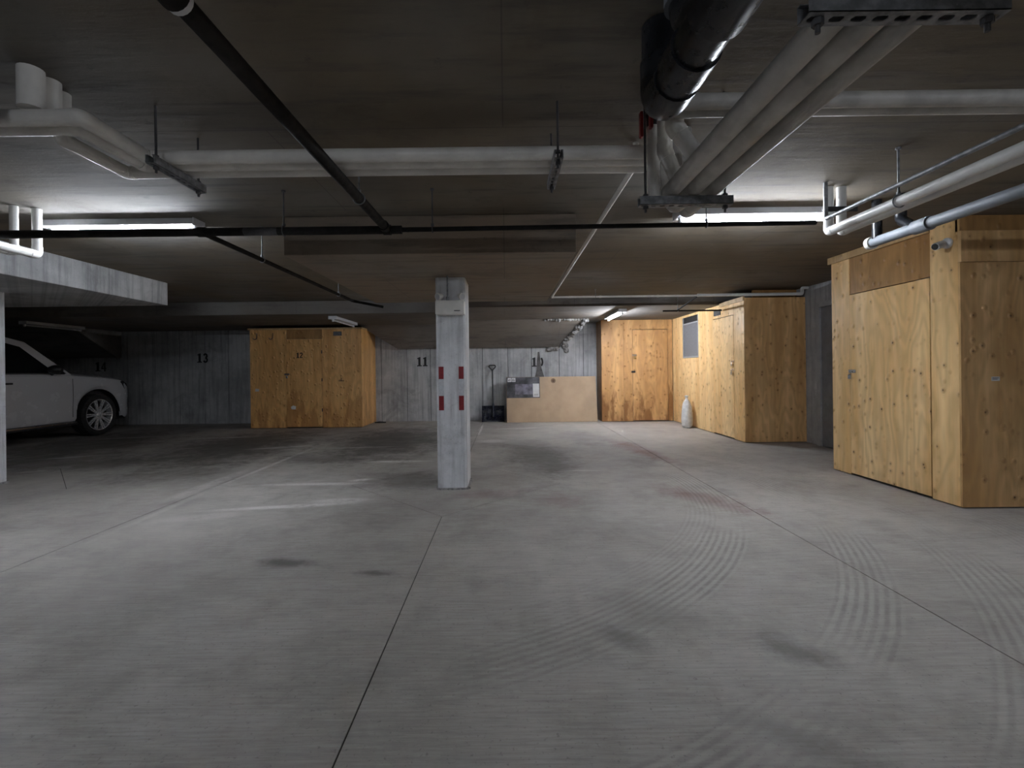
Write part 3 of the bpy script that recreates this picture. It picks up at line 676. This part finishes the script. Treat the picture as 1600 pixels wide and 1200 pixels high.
# perforated strut channel
def strut(axis, a0, a1, b0, z0, parent, nholes):
    """axis 'x' or 'y'; channel from a0 to a1 along the axis, web at height z0, one flange at b0"""
    W, H, T = .042, .040, .003
    bm = nb()
    def P(a, b, z): return (a, b0 + b, z) if axis == 'x' else (b0 + b, a, z)
    def q(v): 
        try: bm.faces.new(v)
        except ValueError: pass
    cl = (a1 - a0) / nholes
    for zz in (0, T):
        for i in range(nholes):
            s = a0 + i * cl; e = s + cl; m = (s + e) / 2
            outl = [(s, 0), (m, 0), (e, 0), (e, W / 2), (e, W), (m, W), (s, W), (s, W / 2)]
            hl, hw = cl * .34, W * .2
            inn = [(m - hl * .75, W / 2 - hw), (m, W / 2 - hw), (m + hl * .75, W / 2 - hw), (m + hl, W / 2), (m + hl * .75, W / 2 + hw), (m, W / 2 + hw), (m - hl * .75, W / 2 + hw), (m - hl, W / 2)]
            vo = [bm.verts.new(P(a, b, z0 + zz)) for a, b in outl]; vi = [bm.verts.new(P(a, b, z0 + zz)) for a, b in inn]
            for k in range(8): q((vo[k], vo[(k + 1) % 8], vi[(k + 1) % 8], vi[k]))
    bmesh.ops.remove_doubles(bm, verts=bm.verts, dist=1e-5)
    ch = obj('channel', bm, 'steel', parent)
    bm = nb()
    for b in (0, W - T):
        p = P(a0, b, z0); r_ = P(a1, b + T, z0 + H)
        bx(bm, min(p[0], r_[0]), max(p[0], r_[0]), min(p[1], r_[1]), max(p[1], r_[1]), z0 + T, z0 + H)
    for b in (T, W - T - .008):
        p = P(a0, b, z0); r_ = P(a1, b + .008, z0 + H)
        bx(bm, min(p[0], r_[0]), max(p[0], r_[0]), min(p[1], r_[1]), max(p[1], r_[1]), z0 + H - T, z0 + H)
    obj('flange', bm, 'steel', ch)
def trapeze(axis, a0, a1, b0, z0, label, rods, nholes, ztop=HC):
    c = ((a0 + a1) / 2, b0, z0) if axis == 'x' else (b0, (a0 + a1) / 2, z0)
    t = thing('trapeze_hanger', c, label, 'pipe hanger', 'strut trapeze hangers')
    strut(axis, a0, a1, b0, z0, t, nholes)
    for a in rods:
        p = (a, b0 + .021) if axis == 'x' else (b0 + .021, a)
        obj('threaded_rod', tube([(*p, z0 - .03), (*p, ztop)], .0055, 8), 'darksteel', t, 50)
        obj('nut', tube([(*p, z0 - .014), (*p, z0 - .001)], .012, 6), 'darksteel', t)
        obj('nut', tube([(*p, z0 + .041), (*p, z0 + .053)], .012, 6), 'darksteel', t)
    return t
trapeze('y', 2.17, 2.55, -1.64, 2.168, 'strut hanger under the white bundle at its left bend', (2.21, 2.515), 9)
trapeze('y', 2.17, 2.55, .235, 2.168, 'strut hanger under the white bundle near its right end', (2.21, 2.515), 9)
trapeze('x', .615, 1.035, 2.13, 1.935, 'strut hanger at the far end of the sloping pipe rack', (.645, 1.005), 10)
trapeze('x', .640, 1.06, .983, 1.935, 'perforated strut hanger at the near end of the pipe rack, top right', (.67, 1.03), 9)

# rack of three white pipes running toward the viewer
GR = 'white pipes on the near rack'
zr = 1.978
def rackpipe(label, X, r, y1, ztop):
    pipe('white_pipe', label, [(X, -4.5, zr + r), (X, y1, zr + r), (X, y1, ztop)], r, 'rack_pipe', GR, r * 1.6)
rackpipe('white pipe on the near rack, left one of three', .770, .037, 2.30, HC)
rackpipe('white pipe on the near rack, middle and thickest of three', .862, .043, 2.40, HC)
rackpipe('white pipe on the near rack, right one of three', .952, .035, 2.48, HC)
# risers with red valve handles
GV = 'white valve risers'
def riser(y, zlow, X, to, r, label, hz):
    t = pipe('valve_riser', label, [(X, y, HC), (X, y, zlow), to], r, 'white_pipe', GV, r * .7)
    obj('valve_body', tube([(X, y, hz - .05), (X, y, hz + .05)], r * 1.12, 16), 'darksteel', t, 50)
    hd = obj('valve_handle', box(X - r - .035, X - r - .02, y - .014, y + .014, hz - .10, hz + .02, bev=.004), 'redpaint', t)
    obj('valve_stem', tube([(X - r - .035, y, hz), (X - r + .004, y, hz)], .008, 8), 'darksteel', hd, 50)
riser(2.00, 2.22, .725, (.86, 2.00, 2.03), .036, 'white valve riser with red handle beside the black drain, nearest', 2.36)
riser(2.115, 2.17, .722, (.78, 2.115, 2.03), .032, 'white valve riser with red handle, second from the black drain', 2.37)
riser(2.22, 2.06, .705, (.705, 2.22, 2.00), .028, 'white valve riser with red handle, farthest from the black drain', 2.38)
# two white pipes to the right wall
pipe('white_pipe', 'white pipe crossing the ceiling to the right, nearer of two', [(.705, 1.868, HC), (.705, 1.868, 2.25), (6.9, 1.868, 2.25)], .030, 'rack_pipe', 'white pipes to the right wall', .045)
pipe('white_pipe', 'white pipe crossing the ceiling to the right, farther of two', [(.705, 1.932, HC), (.705, 1.932, 2.25), (6.9, 1.932, 2.25)], .028, 'rack_pipe', 'white pipes to the right wall', .045)
# big black drain
dn = pipe('drain_pipe', 'large black plastic drain pipe with elbow at the top of the picture', [(.585, -4.5, 2.165), (.585, 1.73, 2.165), (.585, 1.73, HC - .004)], .072, 'abs', None, .10, 1.09)
obj('hub', tube([(.585, 1.02, 2.165), (.585, 1.28, 2.165)], .086, 24), 'abs', dn, 50)
obj('wye_branch', tube(fillet([(.585, 1.28, 2.17), (.585, 1.46, 2.28), (.585, 1.46, HC - .004)], .1), .066, 20), 'abs', dn, 50)
obj('hub', tube([(.585, 1.46, 2.32), (.585, 1.46, 2.42)], .08, 24), 'grey_pipe', dn, 50)
obj('hub', tube([(.585, 1.42, 2.165), (.585, 1.54, 2.165)], .08, 24), 'abs', dn, 50)
# right-hand white pipes running toward the viewer
GE = 'white pipes along the right side'
pipe('white_pipe', 'clean white pipe along the right side, inner of the pair', [(2.27, -3.0, 2.14), (2.27, 3.31, 2.14), (2.27, 3.31, HC)], .030, 'white_pipe2', GE, .035)
pipe('white_pipe', 'clean white pipe along the right side, outer of the pair', [(2.36, -3.0, 2.14), (2.36, 3.31, 2.14), (2.36, 3.31, HC)], .030, 'white_pipe2', GE, .035)
pipe('conduit', 'thin grey conduit beside the clean white pair on the right', [(2.19, -3.0, 2.20), (2.19, 3.22, 2.20), (2.19, 3.22, HC)], .013, 'steel', None, .03)
clevis((2.27, 2.72, 2.14), (0, 1, 0), .032, 'pipe hanger holding the clean white pair on the right', 'steel', .006)
sb = thing('pipe_bracket', (2.32, 3.31, 2.28), 'small black strut bracket clamping two white risers by the right lamp', 'bracket')
obj('bar', box(2.20, 2.44, 3.262, 3.274, 2.265, 2.30, bev=.002), 'black', sb)
for xx_ in (2.27, 2.36): obj('clamp', ring((xx_, 3.31, 2.283), (0, 0, 1), .033, .004), 'darksteel', sb, 50)
# grey drain on the right
gd = pipe('drain_pipe', 'blue-grey drain pipe sloping past the top of the plywood room', [(2.82, -3.0, 2.14), (2.82, 3.64, 2.14)], .037, 'grey_pipe', None, .06, 1.12)
obj('coupling', tube([(2.82, 3.13, 2.14), (2.82, 3.25, 2.14)], .047, 20), 'grey_pipe', gd, 50)
obj('wye_branch', tube(fillet([(2.82, 3.25, 2.145), (2.90, 3.46, 2.26), (2.90, 3.46, HC - .004)], .06), .036, 18), 'abs', gd, 50)
obj('riser', tube([(2.82, 3.58, 2.15), (2.82, 3.58, HC - .002)], .033, 18), 'abs', gd, 50)
obj('cleanout_cap', lathe([(0, .052), (.03, .052), (.046, .04), (.048, 0), (0.0, 0)], (2.82, 3.62, 2.14), (0, 1, 0), 20), 'beige', gd, 40)
# white conduit running back and then across
pipe('conduit', 'white conduit running back along the ceiling and across to the long closet', [(.735, 2.62, HC), (.735, 2.62, 2.33), (.735, 7.42, 2.33), (3.015, 7.42, 2.33)], .016, 'white_pipe', None, .03, couplings=(((2.4, 7.42, 2.33), (1, 0, 0)), ((1.5, 7.42, 2.33), (1, 0, 0))))
cw = pipe('conduit', 'thicker white pipe above the long closet front', [(3.02, 7.42, 2.335), (4.66, 7.42, 2.335), (4.66, 7.42, 2.43), (4.75, 7.42, 2.43)], .024, 'white_pipe2', None, .04)
clevis((1.42, 7.42, 2.33), (1, 0, 0), .017, 'pipe hanger on the white conduit before the rear slab', 'steel')
pipe('sprinkler_pipe', 'short black sprinkler pipe entering the long closet', [(2.74, 8.22, 2.19), (3.76, 8.22, 2.19)], .014, 'iron', GB)
pipe('sprinkler_pipe', 'thin dark pipe slanting from the white conduit to the short black one', [(3.0, 8.22, 2.205), (3.03, 7.47, 2.32)], .013, 'iron', GB)
clevis((3.0, 8.22, 2.19), (1, 0, 0), .016, 'pipe hanger on the short black pipe by the long closet', 'steel')
# white stubs at the left edge below the main
pipe('white_pipe', 'white pipe with upturned elbow under the black main, far left', [(-3.50, -3.0, 2.105), (-3.50, 3.55, 2.105), (-3.50, 3.55, HC)], .030, 'white_pipe2', 'white stubs at the left edge', .04)
pipe('white_pipe', 'thinner white pipe with upturned elbow under the black main, far left', [(-3.60, -3.0, 2.105), (-3.60, 3.48, 2.105), (-3.60, 3.48, HC)], .026, 'white_pipe2', 'white stubs at the left edge', .04)

# ------------------------------------------------------------------ emergency light on the column
el = thing('emergency_light', (-.54, 4.72, 1.76), 'beige emergency light box with two lamp heads on the column', 'emergency light')
obj('body', box(-.685, -.40, 4.655, 4.775, 1.755, 1.892, bev=.008), 'beige', el, 40)
obj('name_strip', box(-.50, -.44, 4.6525, 4.656, 1.785, 1.793), 'darksteel', el)
for cx, s in ((-.645, -1), (-.44, 1)):
    nk = obj('lamp_neck', tube([(cx, 4.71, 1.89), (cx, 4.71, 1.915)], .012, 10), 'beige', el, 50)
    obj('lamp_head', lathe([(0, .05), (.02, .05), (.036, .0), (.036, -.018), (.030, -.02), (0, -.016)], (cx + s * .01, 4.70, 1.935), (-s * .6, .75, .25), 18), 'beige', el, 40)
    obj('lens', lathe([(0, -.020), (.031, -.0205), (.031, -.014)], (cx + s * .01, 4.70, 1.935), (-s * .6, .75, .25), 18), 'lens', el, 40)
obj('conduit', tube([(-.568, 4.70, 1.885), (-.568, 4.70, 2.139)], .009, 10), 'steel', el, 50)
obj('conduit_fitting', tube([(-.568, 4.70, 1.885), (-.568, 4.70, 1.93)], .015, 10), 'steel', el, 50)

# ------------------------------------------------------------------ security camera on the plywood room
sc2 = thing('security_camera', (3.76, 4.03, 2.22), 'small white bullet security camera at the corner of the plywood room', 'camera')
obj('mount', lathe([(0, .0), (.045, .0), (.045, .02), (.02, .035), (0, .035)], (3.788, 4.04, 2.235), (-1, 0, 0), 18), 'enamel', sc2, 40)
obj('arm', tube([(3.76, 4.04, 2.235), (3.715, 4.03, 2.225)], .012, 10), 'enamel', sc2, 50)
obj('body', lathe([(0, .05), (.026, .05), (.031, .04), (.031, -.045), (.028, -.05), (0, -.046)], (3.70, 4.03, 2.215), (.75, .2, .25), 20), 'enamel', sc2, 40)
obj('lens', lathe([(0, -.051), (.026, -.051), (.026, -.046)], (3.70, 4.03, 2.215), (.75, .2, .25), 20), 'black', sc2, 40)

# ------------------------------------------------------------------ snow shovel leaning on the rear wall
sh = thing('snow_shovel', (-.30, 10.95, 0), 'dark blue snow shovel with D-handle leaning on the rear wall', 'shovel')
bm = nb(); nx, nz = 14, 8; rows = []
for j in range(nz + 1):
    t_ = j / nz; z = .012 + t_ * .36
    yb_ = 10.93 + .10 * math.sin(t_ * PI * .62) + .02
    rows.append([bm.verts.new((-.30 + (i / nx - .5) * .52, yb_ - .05 * abs(i / nx - .5) ** 2 * 4 + (.008 if i % 3 == 0 else 0) - .012, z)) for i in range(nx + 1)])
for j in range(nz):
    for i in range(nx): bm.faces.new((rows[j][i], rows[j][i + 1], rows[j + 1][i + 1], rows[j + 1][i]))
bmesh.ops.solidify(bm, geom=list(bm.faces), thickness=.008)
bl = obj('blade', bm, 'blade', sh, 50)
obj('wear_strip', box(-.565, -.035, 10.93, 10.945, .003, .03), 'darksteel', sh)
obj('shaft', tube([(-.30, 10.985, .20), (-.30, 11.03, .42), (-.315, 11.225, 1.20)], .0155, 12), 'trimblack', sh, 50)
obj('socket', tube([(-.30, 10.98, .12), (-.30, 11.03, .42)], .024, 12), 'blade', sh, 50)
hx, hy = -.317, 11.235
obj('handle', tube(fillet([(hx, hy - .01, 1.17), (hx - .015, hy - .006, 1.21), (hx - .075, hy, 1.27), (hx - .07, hy + .005, 1.315), (hx + .07, hy + .005, 1.315), (hx + .075, hy, 1.27), (hx + .015, hy - .006, 1.21), (hx, hy - .01, 1.17)], .03), .013, 10), 'trimblack', sh, 50)

# ------------------------------------------------------------------ big flat carton leaning on the rear wall
ct = thing('cardboard_box', (1.05, 10.9, 0), 'large flat brown cardboard box leaning on the rear wall', 'cardboard box')
ang = -0.20; by = 10.78
RM = Matrix.Translation((1.055, by, 0.002)) @ Matrix.Rotation(ang, 4, 'X')
def lean(bm):
    bmesh.ops.transform(bm, matrix=RM, verts=bm.verts); return bm
obj('carton', lean(box(-1.04, 1.03, 0, .14, 0, 1.05, bev=.006)), 'card', ct)
obj('edge_flap', lean(box(-1.035, 1.025, .062, .078, 1.049, 1.0515)), 'patch', ct)
lb = obj('printed_panel', lean(box(-1.035, -.27, -.0015, .0005, .56, 1.045)), 'print_dark', ct)
obj('printed_photo', lean(box(-.84, -.35, -.0025, -.0012, .64, .88)), 'print_blue', lb)
obj('paper_label', lean(box(-.43, -.285, -.003, -.0012, .58, .89)), 'paper', lb)
for k_, (a, b) in enumerate(((-1.01, -.925), (-.915, -.83))):
    ic = obj('symbol_panel', lean(box(a, b, -.0025, -.0012, .935, 1.03)), 'paper', lb)
    for j in range(3): obj('print_bar', lean(box(a + .012 + j * .02, a + .022 + j * .02, -.0032, -.0024, .95, .99 + .01 * ((j + k_) % 3))), 'black', ic)
for j in range(3): obj('print_bar', lean(box(-.41, -.31, -.0036, -.0028, .61 + j * .015, .616 + j * .015)), 'patch', lb)
bm = nb(); bmesh.ops.create_circle(bm, cap_ends=True, radius=.055, segments=20, matrix=Matrix.Rotation(PI / 2, 4, 'X'))
for v in bm.verts: v.co += Vector((.045, -.001, .955))
obj('round_stamp', lean(bm), 'stamp', ct)
obj('stamp_ring', lean(ring((.045, -.001, .955), (0, 1, 0), .04, .003, 20, 6)), 'card', ct)

# ------------------------------------------------------------------ sack
sk = thing('white_sack', (3.63, 9.5, 0), 'tied white plastic sack standing against the long closet', 'sack')
prof = [(.0, .004), (.085, .006), (.115, .05), (.12, .16), (.115, .30), (.10, .42), (.075, .50), (.04, .555), (.022, .575), (.030, .60), (.045, .63), (.02, .645), (0, .64)]
bm = nb(); rows = []; seg = 28
for r, z in prof:
    row = []
    for k in range(seg):
        a = 2 * PI * k / seg
        rr = max(r, 1e-3) * (1 + .06 * math.sin(3 * a + z * 9) + .05 * math.sin(7 * a - z * 14)) 
        row.append(bm.verts.new((3.62 + rr * .85 * math.cos(a) + .03 * z, 9.5 + rr * 1.1 * math.sin(a) + .10 * z - .02, z)))
    rows.append(row)
for i in range(len(prof) - 1):
    for k in range(seg): bm.faces.new((rows[i][k], rows[i][(k + 1) % seg], rows[i + 1][(k + 1) % seg], rows[i + 1][k]))
obj('bag', bm, 'sack', sk, 70)
obj('tie', ring((3.62 + .03 * .575, 9.5 + .10 * .575 - .02, .575), (0, 0, 1), .023, .006), 'paper', sk, 60)

# dark scrap on the floor by the locker
bm = prism([(-3.06, 11.02), (-2.92, 10.98), (-2.80, 11.03), (-2.83, 11.12), (-2.98, 11.15), (-3.07, 11.10)], .03, lambda a, b, d: (a, b, .0005 + d * (1 if d == 0 else random.uniform(.5, 1.2))))
tag(obj('rag', bm, 'black'), 'small dark scrap on the floor beside the locker', 'scrap')

# ------------------------------------------------------------------ white SUV
CX, NY = -9.04, 10.38            # centre line, nose; l runs from the nose to the tail
car = thing('suv', (CX, NY - 2.6, 0), 'pale silver sport utility vehicle parked nose to the rear wall behind the left column', 'car')
HW = 1.0
AX = (0.98, 4.04); RW = 0.41; RA = 0.52
def interp(tab, l):
    for (a, va), (b, vb) in zip(tab, tab[1:]):
        if l <= b:
            s = 0 if b == a else (l - a) / (b - a); s = max(0, min(1, s)); return va + (vb - va) * s
    return tab[-1][1]
wid = [(0, .66), (.05, .77), (.15, .87), (.32, .955), (.6, 1.0), (4.6, 1.0), (5.0, .97), (5.2, .9), (5.26, .84)]
belt = [(0, .84), (.06, .93), (.2, 1.03), (.42, 1.105), (.7, 1.14), (1.2, 1.185), (1.6, 1.212), (5.0, 1.235), (5.26, 1.2)]
hood = [(0, .90), (.06, 1.02), (.2, 1.13), (.42, 1.19), (.7, 1.22), (1.2, 1.27), (1.7, 1.29), (5.26, 1.25)]
def zbot(l):
    z = 0.34 if 0.3 < l < 4.9 else 0.30
    for a in AX:
        if abs(l - a) < RA: z = max(z, RW + math.sqrt(max(0, RA ** 2 - (l - a) ** 2)) * .98)
    return z
ls = [0, .03, .06, .1, .15, .2, .28, .36, .44] + [AX[0] + RA * math.sin(math.radians(d)) for d in range(-90, 91, 10)] + [1.6, 1.9, 2.3, 2.7, 3.1, 3.4] + [AX[1] + RA * math.sin(math.radians(d)) for d in range(-90, 91, 10)] + [4.7, 4.85, 5.0, 5.1, 5.2, 5.26]
ls = sorted(set(round(v, 4) for v in ls))
def section(l):
    w_ = interp(wid, l); zb_ = zbot(l); bz = interp(belt, l); hz = interp(hood, l)
    m = lambda z: max(z, zb_)
    return [(w_ * .955, zb_), (w_ * .985, m(zb_ + .05)), (w_ * .99, m(.55)) if zb_ < .5 else (w_ * .995, zb_ + (bz - zb_) * .25), (w_ * 1.0, max(.82, zb_ + (bz - zb_) * .45)), (w_ * .995, bz - .09), (w_ * .97, bz - .025), (w_ * .93, bz), (w_ * .6, hz - .01), (0, hz)]
bm = nb(); rows = []
for l in ls:
    sct = section(l); y = NY - l
    rows.append([bm.verts.new((CX + a, y, z)) for a, z in sct] + [bm.verts.new((CX - a, y, z)) for a, z in sct[-2::-1]])
for i in range(len(rows) - 1):
    for k in range(len(rows[0]) - 1): bm.faces.new((rows[i][k], rows[i][k + 1], rows[i + 1][k + 1], rows[i + 1][k]))
bm.faces.new(rows[0]); bm.faces.new(rows[-1][::-1])
body = obj('body', bm, 'carpaint', car, 32)
# dark underbody with wheel wells
bm = nb(); bx(bm, CX - .80, CX + .80, NY - 5.1, NY - .15, .26, .95)
obj('underbody', bm, 'trimblack', car)
for s in (-1, 1):
    for a in AX:                                   # arch liners
        bm = nb(); n = 18; o_, i_ = [], []
        for k in range(n + 1):
            t_ = PI * k / n
            for lst, xw in ((o_, .952), (i_, .70)):
                lst.append(bm.verts.new((CX + s * xw, NY - a + (RA - .002) * math.cos(t_), RW + (RA * .98 - .004) * math.sin(t_))))
        for k in range(n): bm.faces.new((o_[k], o_[k + 1], i_[k + 1], i_[k]))
        obj('wheel_arch_liner', bm, 'trimblack', car)
    obj('running_board', box(min(CX + s * .90, CX + s * 1.03), max(CX + s * .90, CX + s * 1.03), NY - 3.5, NY - 1.52, .27, .33, bev=.012), 'trimblack', car)
    obj('step_trim', box(min(CX + s * 1.00, CX + s * 1.034), max(CX + s * 1.00, CX + s * 1.034), NY - 3.48, NY - 1.54, .305, .333, bev=.004), 'chrome', car)
# greenhouse
gh = [(1.50, 1.19), (2.22, 1.78), (2.62, 1.865), (3.2, 1.89), (4.3, 1.885), (4.85, 1.84), (5.02, 1.75), (5.22, 1.22)]
def hwz(z): return .955 - (z - 1.2) * .30
bm = nb(); Lh = [bm.verts.new((CX + hwz(z), NY - l, z)) for l, z in gh]; Rh = [bm.verts.new((CX - hwz(z), NY - l, z)) for l, z in gh]
bm.faces.new(Lh); bm.faces.new(Rh[::-1])
for i in range(len(gh) - 1): bm.faces.new((Lh[i], Rh[i], Rh[i + 1], Lh[i + 1]))
bmesh.ops.bevel(bm, geom=[e for e in bm.edges if len(e.link_faces) == 2 and any(len(f.verts) > 5 for f in e.link_faces)], offset=.035, segments=3, affect='EDGES')
obj('cabin', bm, 'carpaint', car, 35)
def sidepane(name, poly, s, mat='carglass'):
    bm = nb()
    def place(l, z, d): return (CX + s * (hwz(z) + .002 + d), NY - l, z)
    prism_into(bm, poly, .004, place); return obj(name, bm, mat, car)
for s in (-1, 1):
    sidepane('side_window', [(1.86, 1.235), (2.36, 1.69), (2.66, 1.765), (3.02, 1.79), (3.05, 1.24)], s)
    sidepane('side_window', [(3.13, 1.24), (3.10, 1.792), (4.00, 1.795), (4.10, 1.25)], s)
    sidepane('side_window', [(4.18, 1.25), (4.08, 1.79), (4.72, 1.76), (4.92, 1.27)], s)
    sidepane('quarter_trim', [(1.66, 1.225), (1.84, 1.39), (1.83, 1.235)], s, 'trimblack')
    obj('belt_trim', tube([(CX + s * .955, NY - 1.7, 1.222), (CX + s * .957, NY - 3.2, 1.232), (CX + s * .955, NY - 4.95, 1.25)], .008, 8), 'trimblack', car, 50)
    mr = obj('mirror_housing', lathe([(0, -.10), (.07, -.09), (.095, -.03), (.095, .03), (.06, .085), (0, .10)], (CX + s * 1.10, NY - 2.02, 1.30), (s * .95, .2, .1), 16), 'trimblack', car, 50)
    for v in mr.data.vertices: v.co.z = (v.co.z - 1.30) * .85 + 1.30
    obj('mirror_arm', tube([(CX + s * .94, NY - 1.93, 1.22), (CX + s * 1.06, NY - 2.0, 1.25)], .028, 10), 'trimblack', mr, 50)
    obj('mirror_accent', tube([(CX + s * 1.04, NY - 1.93, 1.345), (CX + s * 1.17, NY - 1.96, 1.30)], .012, 8), 'chrome', mr, 50)
    for l in (2.78, 3.86):
        obj('door_handle', box(min(CX + s * .99, CX + s * 1.025), max(CX + s * .99, CX + s * 1.025), NY - l - .11, NY - l + .11, 1.055, 1.085, bev=.008), 'trimblack', car)
    for l in (1.58, 2.98, 4.0):
        pts = [(CX + s * 1.0005 * (.995 if z > 1.05 else 1.0 if z > .7 else .992), NY - l - (.0 if z > .5 else .0), z) for z in (.42, .6, .82, 1.0, 1.13)]
        obj('door_seam', tube(pts, .004, 6), 'trimblack', car)
    # head lamp and tail lamp
    obj('head_lamp', prism([(.10, .86), (.34, .90), (.46, 1.05), (.40, 1.07), (.24, 1.01), (.12, .94)], .012, lambda l, z, d: (CX + s * (interp(wid, l) * .985 + d), NY - l, z)), 'headlight', car)
    obj('tail_lamp', prism([(5.05, .95), (5.18, .95), (5.18, 1.2), (5.08, 1.2)], .02, lambda l, z, d: (CX + s * (interp(wid, l) * .99 + d), NY - l, z)), 'amber', car)
    obj('fog_trim', prism([(.03, .42), (.26, .42), (.22, .62), (.04, .60)], .01, lambda l, z, d: (CX + s * (interp(wid, l) * .975 + d), NY - l, z)), 'trimblack', car)
# windscreen, rear glass, grille
def facing(l0, z0, l1, z1, k0, k1, name, off):
    bm = nb(); d = Vector((0, -(l1 - l0), z1 - z0)).normalized(); nn = Vector((0, d.z, -d.y)) * off
    a = Vector((0, NY - l0, z0)); b = Vector((0, NY - l1, z1))
    q = [Vector((CX - k0, a.y, a.z)), Vector((CX + k0, a.y, a.z)), Vector((CX + k1, b.y, b.z)), Vector((CX - k1, b.y, b.z))]
    lo = [bm.verts.new(p) for p in q]; hi = [bm.verts.new(p + nn) for p in q]
    bm.faces.new(lo); bm.faces.new(hi[::-1])
    for i in range(4): bm.faces.new((lo[i], lo[(i + 1) % 4], hi[(i + 1) % 4], hi[i]))
    return obj(name, bm, 'carglass', car)
facing(1.56, 1.24, 2.18, 1.747, .87, .72, 'windscreen', .006)
facing(5.19, 1.30, 5.05, 1.67, .84, .74, 'rear_window', -.006)
gr = obj('grille', box(CX - .60, CX + .60, NY - .02, NY + .02, .50, .86, bev=.01), 'trimblack', car)
for i in range(5): obj('grille_bar', box(CX - .60, CX + .60, NY + .018, NY + .03, .53 + i * .07, .545 + i * .07), 'chrome', gr)
obj('bumper_guard', box(CX - .7, CX + .7, NY - .06, NY + .03, .30, .45, bev=.02), 'trimblack', car)
# wheels
def wheel(x, y, s):
    tp = [(.30, -.12), (.325, -.135), (.37, -.14), (.402, -.115), (.41, -.06), (.41, .06), (.402, .115), (.37, .14), (.325, .135), (.302, .12), (.292, .10), (.292, -.12), (.30, -.12)]
    wh = obj('wheel', lathe(tp, (x, y, RW), (s, 0, 0), 40), 'rubber', car, 40)
    obj('rim', lathe([(.292, -.1), (.28, .05), (.290, .118), (.304, .124), (.308, .112), (.30, -.1)], (x, y, RW), (s, 0, 0), 40), 'alloy', wh, 40)
    obj('brake_disc', lathe([(0, .0), (.275, .0), (.275, .015), (0, .015)], (x, y, RW), (s, 0, 0), 30), 'trimblack', wh, 40)
    bm = nb()
    for k in range(10):
        a = 2 * PI * k / 10; ca, sa = math.cos(a), math.sin(a)
        q = [(.04, -.020), (.29, -.034), (.29, -.010), (.14, -.004), (.14, .004), (.29, .010), (.29, .034), (.04, .020)]
        prism_into(bm, q, .022, lambda r, t_, d, ca=ca, sa=sa: (x + s * (.078 + d + .02 * r / .26), y + r * ca - t_ * sa, RW + r * sa + t_ * ca))
    obj('spokes', bm, 'alloy', wh)
    obj('hub_cap', lathe([(0, .122), (.03, .12), (.052, .108), (.055, .07), (0, .07)], (x, y, RW), (s, 0, 0), 20), 'alloy', wh, 40)
    for k in range(6):
        a = 2 * PI * k / 6
        obj('lug_nut', tube([(x + s * .095, y + .075 * math.cos(a), RW + .075 * math.sin(a)), (x + s * .108, y + .075 * math.cos(a), RW + .075 * math.sin(a))], .011, 6), 'alloy', wh)
for s in (-1, 1):
    for a in AX: wheel(CX + s * .855, NY - a, s)
